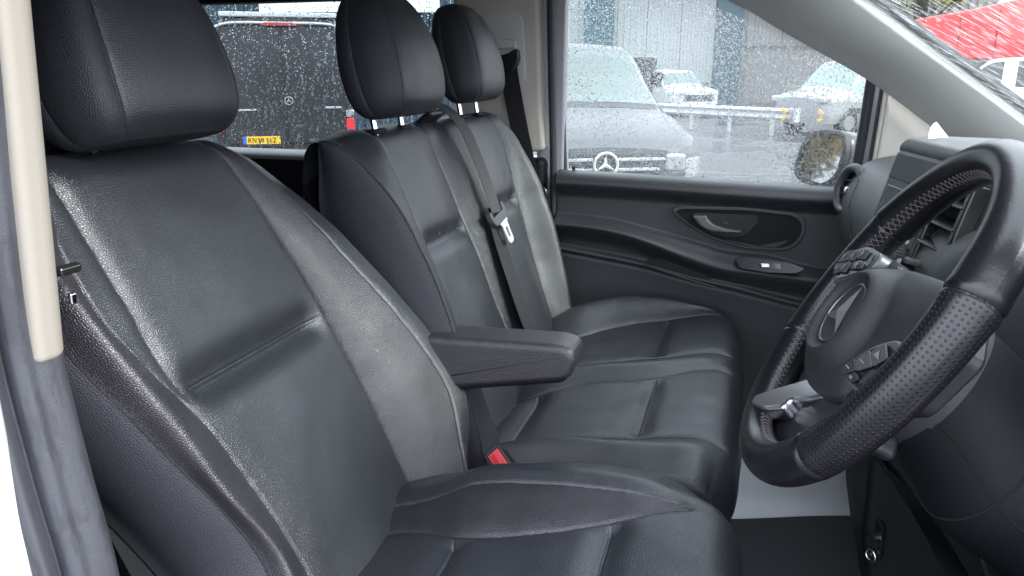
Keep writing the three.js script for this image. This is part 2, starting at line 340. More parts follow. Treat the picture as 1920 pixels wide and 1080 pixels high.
// head restraint: horizontal rings with a front panel, two gussets and a back, seams at the front corners
function headrest(parent, { x, y, z, lean, w, df, db, h, labelAll }) {
  const th = (lean * Math.PI) / 180, T = [-Math.sin(th), Math.cos(th)], N = [Math.cos(th), Math.sin(th)];
  // height fraction -> half width, front depth, back depth
  const prof = keyed([[0, [0.80, 0.55, 0.5]], [0.03, [0.885, 0.74, 0.70]], [0.1, [0.965, 0.93, 0.9]], [0.22, [1, 1, 1]], [0.4, [0.985, 1.0, 0.98]], [0.6, [0.92, 0.95, 0.9]], [0.78, [0.8, 0.85, 0.76]], [0.9, [0.64, 0.70, 0.6]], [0.97, [0.45, 0.5, 0.42]], [1, [0.2, 0.2, 0.18]]]);
  const ring = [[0, -1], [0.62, -0.98], [0.93, -0.68], [1, -0.1], [0.93, 0.52], [0.78, 0.83], [0.4, 0.985], [0, 1.0], [-0.4, 0.985], [-0.78, 0.83], [-0.93, 0.52], [-1, -0.1], [-0.93, -0.68], [-0.62, -0.98]];
  const us = []; for (let i = 0; i < 14; i++) for (const s of spread(9)) us.push(i + s); us.push(14);
  const vs = []; for (let i = 0; i <= 70; i++) { const t = i / 70; vs.push((1 - Math.cos(Math.PI * t)) / 2); }
  const fn = (u, v) => {
    const [pw, pf, pb] = prof(v), i = Math.floor(u) % 14, t = u - Math.floor(u), g = (k) => ring[((k % 14) + 14) % 14];
    const cr = (c) => { const a = g(i - 1)[c], b = g(i)[c], d = g(i + 1)[c], e = g(i + 2)[c]; return 0.5 * (2 * b + (d - a) * t + (2 * a - 5 * b + 4 * d - e) * t * t + (3 * b - a - 3 * d + e) * t ** 3); };
    let a = cr(0), b = cr(1); const rr = Math.hypot(a, b);
    let shrink = 0; for (const q of [5, 9]) { const dd = Math.hypot((a - ring[q][0]) * w, (b - ring[q][1]) * df); shrink += 0.0035 * gauss(dd, 0.0022) + 0.002 * gauss(dd, 0.012); }
    for (const q of [3, 11]) { const dd = Math.hypot((a - ring[q][0]) * w, (b - ring[q][1]) * df); shrink += 0.0012 * gauss(dd, 0.0022) + 0.001 * gauss(dd, 0.01); }
    const k = 1 - shrink / (0.09 * rr);
    let s = a * w * pw * k, d = b * (b > 0 ? df * pf : db * pb) * k;
    const hh = v * h, wob = 0.0008 * noise3(s * 20, hh * 20, x * 9 + z * 31 + b);
    d += wob + 0.012 * Math.sin(v * Math.PI) * (b > 0 ? 1 : -0.2) - 0.02 * v;   // the front bellies out, the top leans back
    return [x + T[0] * hh + N[0] * d, y + T[1] * hh + N[1] * d, z + s];
  };
  const g = grid(us, vs, fn, (u, v, p) => [p[2] + (u % 14) * 0.02, v * h]);
  arcUV(g);
  // seal the ring joint: average normals across u = 0 / 14
  const nu = us.length, nn = g.attributes.normal.array; for (let j = 0; j < vs.length; j++) { const a = j * nu * 3, b = (j * nu + nu - 1) * 3; for (let c = 0; c < 3; c++) { const m = (nn[a + c] + nn[b + c]) / 2; nn[a + c] = nn[b + c] = m; } }
  const root = new THREE.Group(); root.name = 'headrest'; parent.add(root);
  if (labelAll) root.userData.label = labelAll;
  part('front_panel', cut(g, 5, 9, 0, 1), M.leather, root);
  part('side_panel', cut(g, 2, 5, 0, 1), M.leatherSide, root); part('side_panel', cut(g, 9, 12, 0, 1), M.leatherSide, root);
  const base = []; for (let u = 0; u < 14; u += 0.5) base.push(fn(u, 0)); const cen = fn(0, 0).map((_, c) => base.reduce((q, p) => q + p[c], 0) / base.length);
  const cap = grid(28, 1, (u, v) => { const p = fn(u * 13.999, 0); return p.map((q, c) => mix(q, cen[c], v)); });
  part('back_panel', [cut(g, 0, 2, 0, 1), cut(g, 12, 14, 0, 1), cap], M.leatherSide, root);
  return { root, T, N };
}
function restPosts(parent, { x, y, z, lean, spread: sp, len, withGuides = true }) {
  const th = (lean * Math.PI) / 180, T = [-Math.sin(th), Math.cos(th)];
  for (const q of [sp, -sp]) {
    part('headrest_post', rod([x, y, z + q], [x + T[0] * len, y + T[1] * len, z + q], 0.006, 18), M.chrome, parent);
    if (withGuides) { const g = rbox(0.026, 0.011, 0.05, 0.005); g.rotateZ(th); g.translate(x + T[0] * 0.012, y + T[1] * 0.012, z + q); part('post_guide', g, M.plasticDark, parent); }
  }
}

// ---------------------------------------------------------------- driver's seat
const driverSeat = thing('driver_chair', 'large black leather bucket seat nearest the open door, with fold-down armrest', 'car seat', [-0.25, 0.58, 0.42]);
{
  // drawn full size about (hinge, centre line), then sized by S
  const S = 0.88, H = [-0.466, 0.984], ZC = 0.528, path = pathBack(H, 25, 0.622 * S, 0.06 * S);
  const fx = (x) => H[0] + (x + 0.53) * S, fy = (y) => H[1] + (y - 0.9) * S, fz = (z) => ZC + (z - 0.42) * S;
  const sized = (rows) => rows.map(([L, pts]) => [L * S, pts.map(([z, a]) => [fz(z), a * S])]);
  const rows = sized([
    [-0.14, [[0.635, 0.02], [0.63, 0.05], [0.545, 0.01], [0.528, 0.012], [0.37, 0.015], [0.218, 0], [0.20, 0.035], [0.165, 0.066], [0.14, 0.04]]],
    [-0.05, [[0.628, 0.024], [0.62, 0.056], [0.538, 0.01], [0.521, 0.012], [0.368, 0.017], [0.213, 0], [0.185, 0.040], [0.14, 0.075], [0.11, 0.062]]],
    [0.02, [[0.622, 0.026], [0.612, 0.058], [0.532, 0.01], [0.516, 0.012], [0.367, 0.018], [0.209, 0], [0.168, 0.045], [0.112, 0.080], [0.075, 0.090]]],
    [0.1, [[0.615, 0.03], [0.606, 0.058], [0.538, 0.012], [0.524, 0.014], [0.37, 0.02], [0.205, 0], [0.155, 0.046], [0.083, 0.083], [0.047, 0.097]]],
    [0.2, [[0.637, 0.03], [0.635, 0.06], [0.552, 0.010], [0.537, 0.012], [0.375, 0.017], [0.205, 0], [0.158, 0.040], [0.088, 0.073], [0.045, 0.080]]],
    [0.29, [[0.666, 0.025], [0.652, 0.06], [0.572, 0.008], [0.562, 0.008], [0.382, 0.01], [0.21, 0], [0.170, 0.034], [0.108, 0.062], [0.066, 0.066]]],
    [0.37, [[0.688, 0.018], [0.67, 0.056], [0.602, 0.004], [0.579, 0.002], [0.392, 0.008], [0.217, 0], [0.182, 0.028], [0.130, 0.048], [0.088, 0.052]]],
    [0.45, [[0.705, 0.008], [0.685, 0.05], [0.632, 0.004], [0.584, 0.002], [0.40, 0.011], [0.229, 0], [0.198, 0.020], [0.155, 0.034], [0.113, 0.036]]],
    [0.54, [[0.71, -0.010], [0.686, 0.03], [0.64, 0.004], [0.590, 0], [0.413, 0.012], [0.246, 0], [0.216, 0.010], [0.186, 0.016], [0.148, 0.012]]],
    [0.6, [[0.70, -0.028], [0.674, 0.010], [0.636, 0.0], [0.595, 0], [0.43, 0.010], [0.262, 0], [0.237, 0.003], [0.212, 0.004], [0.178, -0.006]]],
    [0.66, [[0.68, -0.03], [0.655, -0.004], [0.626, 0], [0.60, 0], [0.43, 0.006], [0.278, 0], [0.26, -0.002], [0.245, -0.004], [0.215, -0.018]]],
    [0.74, [[0.655, -0.016], [0.64, -0.004], [0.613, 0], [0.59, 0], [0.43, 0.002], [0.287, 0], [0.27, 0], [0.258, -0.002], [0.24, -0.012]]],
    [0.95, [[0.64, -0.004], [0.63, 0], [0.61, 0], [0.59, 0], [0.43, 0], [0.29, 0], [0.27, 0], [0.26, 0], [0.25, -0.004]]],
  ]);
  const crease = 0.332 * S;
  const c = cover({ path, rows, L0: -0.13 * S, L1: 0.95 * S, noiseSeed: 2, sharp: [2, 5], soft: 0.0011,
    seams: [{ u: 2, pillow: 0.002 }, { u: 3, from: 0.34 * S, to: 0.7 * S, depth: 0.001, w: 0.004, pillow: 0.006, pw: 0.01 }, { u: 5, pillow: 0.002, pw: 0.008 }, { u: 7, depth: 0.0018, pillow: 0, from: -1, to: 0.34, fade: 0.16 }],
    creases: [{ L: crease, u0: 3, u1: 5, pillow: 0.021, pw: 0.024, depth: 0.003 }] });
  const back = new THREE.Group(); back.name = 'backrest'; driverSeat.add(back);
  part('lower_centre_panel', c.cut(3, 5, c.L0, crease), M.leather, back);
  part('upper_centre_panel', c.cut(3, 5, crease, c.L1), M.leather, back);
  part('inset_strip', c.cut(2, 3), M.leather, back);
  part('bolster', c.cut(0, 2), M.leatherBolster, back);
  part('bolster', c.cut(5, 7), M.leatherBolster, back);
  part('bolster_edge', c.cut(7, 8), M.leather, back);
  // gussets run back to a plane 0.13 behind the front
  const bp = (e, L) => { const d = [e[0] - H[0], e[1] - H[1]], n = d[0] * path.N[0] + d[1] * path.N[1], k = Math.min(0, -0.125 * S - n); return [e[0] + path.N[0] * k, e[1] + path.N[1] * k, e[2]]; };
  part('side_panel', gusset(c, 0, (e, L) => { const b = bp(e, L); b[2] += 0.012; return b; }, { bulge: 0.012, sign: 1 }), M.leatherSide, back);
  part('side_panel', gusset(c, 8, (e, L) => { const b = bp(e, L); b[2] += 0.01; return b; }, { bulge: 0.016, sign: -1 }), M.leatherSide, back);
  part('piping', edgeBead(c, 0, 0.0016, -0.12 * S, 0.7 * S), M.leatherBolster, back);
  part('stitching', [stitches(c, 2, 1, -0.05, 0.52), stitches(c, 5, -1, -0.05, 0.54), stitches(c, 7, -1, 0.0, 0.52), stitches(c, 0, 1, -0.05, 0.5, { off: 0.006 })], M.seamThread, back, { kind: 'stuff' });
  const bx = grid(8, 8, (u, v) => { const t = mix(-0.13, 0.6, v) * S; return [H[0] + path.T[0] * t - path.N[0] * 0.13 * S, H[1] + path.T[1] * t - path.N[1] * 0.13 * S, fz(mix(0.23, 0.66, u))]; });
  part('back_shell', bx, M.plasticDark, back);

  headrest(driverSeat, { x: -0.692, y: 1.521, z: 0.537, lean: 14, w: 0.135, df: 0.068, db: 0.066, h: 0.25 });
  restPosts(driverSeat, { x: -0.722, y: 1.46, z: 0.537, lean: 14, spread: 0.06, len: 0.1, withGuides: false });

  // cushion
  const cp = pathThrough([[-0.66, 0.845], [-0.56, 0.86], [-0.5, 0.878], [-0.44, 0.9], [-0.36, 0.926], [-0.27, 0.948], [-0.2, 0.961], [-0.11, 0.975], [-0.04, 0.983], [0.008, 0.978], [0.036, 0.955], [0.05, 0.915], [0.05, 0.86], [0.035, 0.80]].map(([x, y]) => [fx(x), fy(y)]));
  const atX = (x) => cp.atX(fx(x)), X = (x, p) => [atX(x) / S, p];
  const cr = sized([
    [0, [[0.19, 0.02], [0.25, 0.03], [0.29, 0.028], [0.34, 0.01], [0.42, 0], [0.53, 0.01], [0.62, 0.05], [0.67, 0.035]]],
    X(-0.5, [[0.185, 0.018], [0.25, 0.032], [0.29, 0.026], [0.345, 0.008], [0.42, 0], [0.53, 0.01], [0.62, 0.05], [0.67, 0.035]]),
    X(-0.44, [[0.18, 0.012], [0.25, 0.034], [0.29, 0.026], [0.356, 0.006], [0.43, 0], [0.53, 0.006], [0.62, 0.045], [0.672, 0.03]]),
    X(-0.36, [[0.172, 0.012], [0.25, 0.048], [0.29, 0.041], [0.386, 0.007], [0.45, 0], [0.53, 0.006], [0.62, 0.045], [0.68, 0.02]]),
    X(-0.27, [[0.17, 0.005], [0.25, 0.043], [0.29, 0.037], [0.386, 0.006], [0.45, 0.002], [0.53, 0.005], [0.62, 0.04], [0.68, 0.012]]),
    X(-0.2, [[0.17, 0.0], [0.25, 0.034], [0.29, 0.029], [0.37, 0.005], [0.45, 0.002], [0.53, 0.005], [0.62, 0.034], [0.68, 0.006]]),
    X(-0.11, [[0.172, -0.012], [0.25, 0.02], [0.288, 0.016], [0.336, 0.005], [0.44, 0.002], [0.53, 0.004], [0.61, 0.018], [0.675, -0.012]]),
    X(-0.05, [[0.178, -0.034], [0.25, -0.002], [0.285, 0.0], [0.302, 0.0], [0.42, 0.003], [0.53, 0], [0.605, -0.004], [0.67, -0.032]]),
    X(0.0, [[0.195, -0.05], [0.255, -0.012], [0.29, -0.004], [0.304, -0.003], [0.42, 0.002], [0.53, -0.002], [0.6, -0.014], [0.66, -0.05]]),
    [cp.len / S - 0.12, [[0.215, -0.05], [0.265, -0.018], [0.295, -0.006], [0.306, -0.004], [0.42, 0], [0.53, -0.004], [0.59, -0.02], [0.645, -0.05]]],
    [cp.len / S, [[0.215, -0.05], [0.265, -0.018], [0.295, -0.006], [0.306, -0.004], [0.42, 0], [0.53, -0.004], [0.59, -0.02], [0.645, -0.05]]],
  ]);
  const c1 = atX(-0.14), c0 = atX(-0.372), lensEnd = atX(-0.06);
  const q = cover({ path: cp, rows: cr, L0: 0, L1: cp.len, noiseSeed: 5, soft: 0.0012,
    seams: [{ u: 2, from: 0.05, to: lensEnd, depth: 0.003, pillow: 0.002 }, { u: 3, depth: 0.0035, pillow: 0.004, pw: 0.012, from: -1, to: lensEnd + 0.01 }, { u: 5 }],
    creases: [{ L: c1, u0: 3, u1: 5, pillow: 0.012, pw: 0.02, depth: 0.003 }, { L: c0, u0: 3, u1: 5, pillow: 0.012, pw: 0.022, depth: 0.003 }] });
  const cush = new THREE.Group(); cush.name = 'seat_cushion'; driverSeat.add(cush);
  part('rear_centre_panel', q.cut(3, 5, 0, c0), M.leather, cush);
  part('middle_centre_panel', q.cut(3, 5, c0, c1), M.leather, cush);
  part('front_centre_panel', q.cut(3, 5, c1, q.L1), M.leather, cush);
  part('bolster_insert', q.cut(2, 3), M.leatherBolster, cush);
  part('bolster', q.cut(0, 2), M.leather, cush);
  part('bolster', q.cut(5, 7), M.leatherBolster, cush);
  const low = (e) => [Math.min(e[0], 0.015), fy(0.79), e[2]];
  part('side_panel', gusset(q, 0, low, { bulge: 0.01, sign: -1 }), M.leatherSide, cush);
  part('side_panel', gusset(q, 7, low, { bulge: 0.01, sign: 1 }), M.leatherSide, cush);
  part('stitching', [stitches(q, 3, 1, 0.1, lensEnd), stitches(q, 2, -1, 0.12, lensEnd)], M.seamThread, cush, { kind: 'stuff' });
  part('seat_base', [boxAt(-0.45, -0.02, 0.58, 0.885, 0.38, 0.69, 0.02)], M.plasticDark, driverSeat);

  // armrest on the inner side, level with the backrest
  const arm = new THREE.Group(); arm.name = 'armrest'; driverSeat.add(arm);
  const KA = 0.966, ax = (x) => x * KA, ay = (y) => 1.6 + (y - 1.6) * KA, z0 = 0.148, z1 = 0.205, sz = (pts) => pts.map(([x, y]) => [ax(x), ay(y)]);
  const side = () => shapeOf(sz([[-0.54, 1.062], [-0.54, 1.155], [-0.50, 1.163], [-0.262, 1.171], [-0.240, 1.164], [-0.234, 1.145], [-0.241, 1.118], [-0.256, 1.108], [-0.434, 1.074]]), 0.014);
  const body = extrude(side(), z1 - z0, 0.012, 6, 12); body.translate(0, 0, z0); part('arm_pad', metreUV(body), M.leatherBolster, arm);
  // lower plastic of the armrest, and the sewn line under its top
  const lowS = extrude(shapeOf(sz([[-0.53, 1.062], [-0.53, 1.105], [-0.45, 1.103], [-0.262, 1.129], [-0.244, 1.131], [-0.244, 1.118], [-0.256, 1.104], [-0.434, 1.070]]), 0.008), z1 - z0 + 0.003, 0.006, 4); lowS.translate(0, 0, z0 - 0.0015); part('arm_base', metreUV(lowS), M.plasticDark, arm);
  part('stitching', [tube([[ax(-0.5), ay(1.148), z1 + 0.0005], [ax(-0.4), ay(1.153), z1 + 0.001], [ax(-0.28), ay(1.158), z1 + 0.0005], [ax(-0.25), ay(1.15), z1 - 0.002]], 0.0013, { seg: 50, rad: 6 }), tube([[ax(-0.5), ay(1.144), z1 + 0.0005], [ax(-0.4), ay(1.149), z1 + 0.001], [ax(-0.28), ay(1.154), z1 + 0.0005], [ax(-0.25), ay(1.145), z1 - 0.002]], 0.0011, { seg: 50, rad: 6 })], M.seamThread, arm, { kind: 'stuff' });
}

// ---------------------------------------------------------------- passenger bench for two
const bench = thing('passenger_bench', 'black leather double passenger seat with two headrests beside the far door', 'car seat', [-0.25, 0.58, -0.25]);
const benchH = [-0.43, 0.92], benchPath = pathBack(benchH, 20.5, 0.59, 0.045);
let benchBack;
{
  const rows = [
    [-0.12, [[0.19, 0.03], [0.12, 0.05], [0.02, 0.006], [-0.1, 0.014], [-0.225, 0.006], [-0.30, 0.03], [-0.385, 0.006], [-0.48, 0.012], [-0.58, 0], [-0.63, 0.02], [-0.67, -0.02]]],
    [0.05, [[0.19, 0.055], [0.12, 0.056], [0.02, 0.008], [-0.1, 0.016], [-0.225, 0.006], [-0.30, 0.03], [-0.385, 0.006], [-0.48, 0.014], [-0.59, -0.006], [-0.645, 0.034], [-0.69, 0.012]]],
    [0.2, [[0.185, 0.076], [0.115, 0.054], [0.018, 0.008], [-0.1, 0.014], [-0.224, 0.006], [-0.30, 0.028], [-0.388, 0.004], [-0.49, 0.012], [-0.605, -0.004], [-0.655, 0.052], [-0.70, 0.034]]],
    [0.32, [[0.182, 0.08], [0.11, 0.054], [0.017, 0.007], [-0.1, 0.008], [-0.222, 0.006], [-0.30, 0.026], [-0.388, 0.004], [-0.49, 0.008], [-0.61, 0.002], [-0.66, 0.06], [-0.705, 0.042]]],
    [0.42, [[0.18, 0.072], [0.11, 0.05], [0.018, 0.008], [-0.1, 0.012], [-0.218, 0.002], [-0.30, 0.024], [-0.39, 0.004], [-0.495, 0.012], [-0.615, 0.01], [-0.662, 0.058], [-0.705, 0.036]]],
    [0.5, [[0.178, 0.054], [0.105, 0.044], [0.02, 0.006], [-0.1, 0.014], [-0.212, 0.002], [-0.30, 0.02], [-0.392, 0.004], [-0.5, 0.014], [-0.62, 0.018], [-0.662, 0.048], [-0.70, 0.022]]],
    [0.56, [[0.175, 0.026], [0.10, 0.034], [0.02, 0.004], [-0.1, 0.012], [-0.206, 0.0], [-0.30, 0.012], [-0.392, 0.004], [-0.5, 0.012], [-0.615, 0.018], [-0.652, 0.036], [-0.685, 0.008]]],
    [0.6, [[0.172, 0.002], [0.09, 0.018], [0.025, 0.002], [-0.1, 0.008], [-0.20, 0], [-0.30, 0.004], [-0.39, 0.002], [-0.5, 0.008], [-0.605, 0.012], [-0.635, 0.018], [-0.665, -0.008]]],
    [0.64, [[0.165, -0.012], [0.09, 0.004], [0.04, 0], [-0.1, 0.004], [-0.2, 0], [-0.30, 0], [-0.385, 0], [-0.5, 0.004], [-0.595, 0.002], [-0.615, 0.002], [-0.64, -0.016]]],
    [0.69, [[0.16, -0.008], [0.10, 0], [0.06, 0], [-0.1, 0], [-0.2, 0], [-0.30, 0], [-0.38, 0], [-0.5, 0], [-0.58, 0], [-0.60, 0], [-0.625, -0.008]]],
    [0.85, [[0.16, -0.004], [0.10, 0], [0.06, 0], [-0.1, 0], [-0.2, 0], [-0.30, 0], [-0.38, 0], [-0.5, 0], [-0.58, 0], [-0.60, 0], [-0.62, -0.004]]],
  ];
  const crease = 0.388;
  const c = benchBack = cover({ path: benchPath, rows, L0: -0.12, L1: 0.85, noiseSeed: 11, perSeg: 18,
    seams: [{ u: 2, pillow: 0.004 }, { u: 4, pillow: 0.004 }, { u: 6, pillow: 0.004 }, { u: 8, pillow: 0.003 }],
    creases: [{ L: crease, u0: 2, u1: 4, pillow: 0.016, pw: 0.02, depth: 0.003 }, { L: crease + 0.002, u0: 6, u1: 8, pillow: 0.016, pw: 0.02, depth: 0.003 }] });
  const back = new THREE.Group(); back.name = 'backrest'; bench.add(back);
  for (const [u0, u1, cl] of [[2, 4, crease], [6, 8, crease + 0.002]]) { part('lower_centre_panel', c.cut(u0, u1, c.L0, cl), M.leather, back); part('upper_centre_panel', c.cut(u0, u1, cl, c.L1), M.leather, back); }
  part('bolster', c.cut(0, 2), M.leather, back); part('middle_bolster', c.cut(4, 6), M.leather, back); part('bolster', c.cut(8, 10), M.leather, back);
  const thick = keyed([[0, [0.12]], [0.3, [0.11]], [0.48, [0.092]], [0.53, [0.078]], [0.6, [0.05]], [0.64, [0.045]]]);
  const bp = () => (e, L) => { const d = [e[0] - benchH[0], e[1] - benchH[1]], n = d[0] * benchPath.N[0] + d[1] * benchPath.N[1], k = Math.min(0, -thick(L)[0] - n); return [e[0] + benchPath.N[0] * k, e[1] + benchPath.N[1] * k, e[2]]; };
  part('side_panel', gusset(c, 0, bp(0.098), { bulge: 0.01, sign: 1, n: 18 }), M.leatherSide, back);
  part('side_panel', gusset(c, 10, bp(0.098), { bulge: 0.01, sign: -1 }), M.leatherSide, back);
  part('stitching', [stitches(c, 0, 1, 0.1, 0.6, { off: 0.004 }), stitches(c, 2, -1, 0.1, 0.62), stitches(c, 4, 1, 0.1, 0.62), stitches(c, 6, -1, 0.1, 0.62), stitches(c, 8, 1, 0.05, 0.62)], M.seamThread, back, { kind: 'stuff' });
  part('piping', edgeBead(c, 0, 0.002, -0.1, 0.66), M.leather, back);
  part('back_shell', grid(8, 8, (u, v) => { const t = mix(-0.12, 0.58, v); return [benchH[0] + benchPath.T[0] * t - benchPath.N[0] * 0.1, benchH[1] + benchPath.T[1] * t - benchPath.N[1] * 0.1, mix(-0.66, 0.17, u)]; }), M.plasticDark, back);

  headrest(bench, { x: -0.628, y: 1.524, z: -0.05, lean: 10, w: 0.13, df: 0.066, db: 0.058, h: 0.236, labelAll: 'nearer of the bench headrests' });
  headrest(bench, { x: -0.634, y: 1.537, z: -0.49, lean: 10, w: 0.122, df: 0.062, db: 0.05, h: 0.23, labelAll: 'headrest nearest the far door' });
  restPosts(bench, { x: -0.655, y: 1.485, z: -0.045, lean: 10, spread: 0.06, len: 0.08 });
  restPosts(bench, { x: -0.65, y: 1.49, z: -0.49, lean: 10, spread: 0.06, len: 0.09 });

  const cp = pathThrough([[-0.56, 0.85], [-0.5, 0.875], [-0.45, 0.905], [-0.41, 0.93], [-0.37, 0.948], [-0.28, 0.962], [-0.14, 0.972], [-0.035, 0.985], [0.01, 0.978], [0.036, 0.95], [0.046, 0.91], [0.044, 0.86], [0.03, 0.82]]);
  const X = (x, p) => [cp.atX(x), p];
  const cr = [
    [0, [[0.19, 0], [0.165, 0.02], [0.14, 0.006], [0, 0], [-0.1, 0.004], [-0.16, 0.018], [-0.22, 0.006], [-0.34, 0], [-0.44, 0.006], [-0.55, 0.05], [-0.6, 0.03]]],
    X(-0.42, [[0.19, 0], [0.165, 0.02], [0.145, 0.006], [0, 0], [-0.1, 0.004], [-0.16, 0.018], [-0.23, 0.006], [-0.34, 0], [-0.44, 0.006], [-0.56, 0.055], [-0.61, 0.03]]),
    X(-0.37, [[0.188, -0.002], [0.16, 0.022], [0.138, 0.006], [0, 0], [-0.12, 0.004], [-0.18, 0.02], [-0.25, 0.006], [-0.36, 0], [-0.48, 0.006], [-0.60, 0.056], [-0.655, 0.03]]),
    X(-0.28, [[0.184, -0.002], [0.145, 0.025], [0.108, 0.006], [-0.03, 0], [-0.17, 0.004], [-0.225, 0.02], [-0.285, 0.006], [-0.42, 0], [-0.565, 0.005], [-0.67, 0.052], [-0.715, 0.026]]),
    X(-0.14, [[0.18, -0.006], [0.13, 0.018], [0.076, 0.004], [-0.07, 0], [-0.218, 0.004], [-0.272, 0.018], [-0.345, 0.004], [-0.48, 0], [-0.648, 0.004], [-0.706, 0.036], [-0.745, 0.008]]),
    X(-0.035, [[0.175, -0.022], [0.12, 0.006], [0.066, 0], [-0.09, 0.001], [-0.278, 0], [-0.33, 0.004], [-0.386, 0], [-0.52, 0.001], [-0.69, 0], [-0.712, 0.0], [-0.735, -0.024]]),
    X(0.005, [[0.168, -0.042], [0.115, -0.01], [0.068, -0.003], [-0.09, 0], [-0.285, 0], [-0.333, 0], [-0.39, 0], [-0.52, 0], [-0.672, -0.006], [-0.695, -0.016], [-0.72, -0.045]]),
    [cp.len - 0.1, [[0.158, -0.045], [0.115, -0.018], [0.07, -0.006], [-0.09, 0], [-0.29, 0], [-0.335, -0.002], [-0.39, 0], [-0.52, 0], [-0.65, -0.01], [-0.675, -0.024], [-0.70, -0.05]]],
    [cp.len, [[0.158, -0.045], [0.115, -0.018], [0.07, -0.006], [-0.09, 0], [-0.29, 0], [-0.335, -0.002], [-0.39, 0], [-0.52, 0], [-0.65, -0.01], [-0.675, -0.024], [-0.70, -0.05]]],
  ];
  const r0 = cp.atX(-0.372), c1 = cp.atX(-0.138), r2 = cp.atX(-0.395), c3 = cp.atX(-0.152), seamEnd = cp.atX(0.0);
  const q = cover({ path: cp, rows: cr, L0: 0, L1: cp.len, noiseSeed: 17, perSeg: 16,
    seams: [2, 4, 6, 8].map((u) => ({ u, from: -1, to: seamEnd, pillow: 0.004, pw: 0.012 })),
    creases: [{ L: r0, u0: 2, u1: 4, pillow: 0.012, pw: 0.022 }, { L: c1, u0: 2, u1: 4, pillow: 0.011, pw: 0.019 }, { L: r2, u0: 6, u1: 8, pillow: 0.010, pw: 0.02 }, { L: c3, u0: 6, u1: 8, pillow: 0.010, pw: 0.018 }] });
  const cush = new THREE.Group(); cush.name = 'seat_cushion'; bench.add(cush);
  for (const [u0, u1, a, b] of [[2, 4, r0, c1], [6, 8, r2, c3]]) { part('rear_centre_panel', q.cut(u0, u1, 0, a), M.leather, cush); part('middle_centre_panel', q.cut(u0, u1, a, b), M.leather, cush); part('front_centre_panel', q.cut(u0, u1, b, q.L1), M.leather, cush); }
  part('bolster', q.cut(0, 2), M.leather, cush); part('middle_bolster', q.cut(4, 6), M.leather, cush); part('bolster', q.cut(8, 10), M.leather, cush);
  const low = (e) => [Math.min(e[0], 0.012), 0.80, e[2]];
  // the near flank is sewn in two bands: leather above, plain cloth below
  part('side_panel', gusset(q, 0, (e) => [Math.min(e[0], 0.022), Math.min(e[1] - 0.02, 0.93), e[2] + 0.004], { bulge: 0.004, sign: 1, n: 6 }), M.leather, cush);
  part('side_panel', gusset({ ...q, fn: (u, L) => { const e = q.fn(u, L); return [Math.min(e[0], 0.022), Math.min(e[1] - 0.02, 0.93), e[2] + 0.004]; } }, 0, low, { bulge: 0.006, sign: 1, n: 8 }), M.leatherSide, cush);
  part('side_panel', gusset(q, 10, low, { bulge: 0.008, sign: -1 }), M.leatherSide, cush);
  part('stitching', [stitches(q, 2, 1, 0.15, seamEnd), stitches(q, 4, 1, 0.15, seamEnd), stitches(q, 6, -1, 0.15, seamEnd), stitches(q, 8, 1, 0.15, seamEnd)], M.seamThread, cush, { kind: 'stuff' });
  part('seat_base', [boxAt(-0.45, -0.06, 0.6, 0.81, -0.62, 0.1, 0.02)], M.plasticDark, bench);
}
// ---------------------------------------------------------------- the cab's shell
// floor, roof, bulkhead and the closed right flank behind the driver keep the sky out except through door, glass and windscreen
{
  const f = boxAt(-2.3, 0.95, 0.5, 0.55, -0.84, 0.86, 0.005); structure('van_floor', f, M.carpet);
  const roof = thing('van_roof', 'pale headliner roof above the seats', 'roof', [-0.8, 1.88, 0]);
  part('headliner', boxAt(-2.3, 0.12, 1.86, 1.9, -0.72, 0.78, 0.015), M.headliner, roof);
  part('roof_skin', boxAt(-2.35, 0.14, 1.902, 1.93, -0.85, 0.88, 0.01), M.whitePaint, roof);
  const bulk = thing('rear_bulkhead', 'dark partition panel at the rear of the cab', 'partition', [-2.3, 0.55, 0]);
  part('panel', boxAt(-2.34, -2.3, 0.55, 1.9, -0.86, 0.88, 0.004), M.plasticDark, bulk);
  const flank = thing('right_side_panel', 'closed side of the van behind the driver', 'side panel', [-1.4, 0.5, 0.86]);
  part('inner_trim', boxAt(-2.3, -0.64, 0.5, 1.9, 0.80, 0.82, 0.004), M.plasticDark, flank);
  part('outer_skin', boxAt(-2.35, -0.66, 0.35, 1.93, 0.93, 0.985, 0.012), M.whitePaint, flank);
}
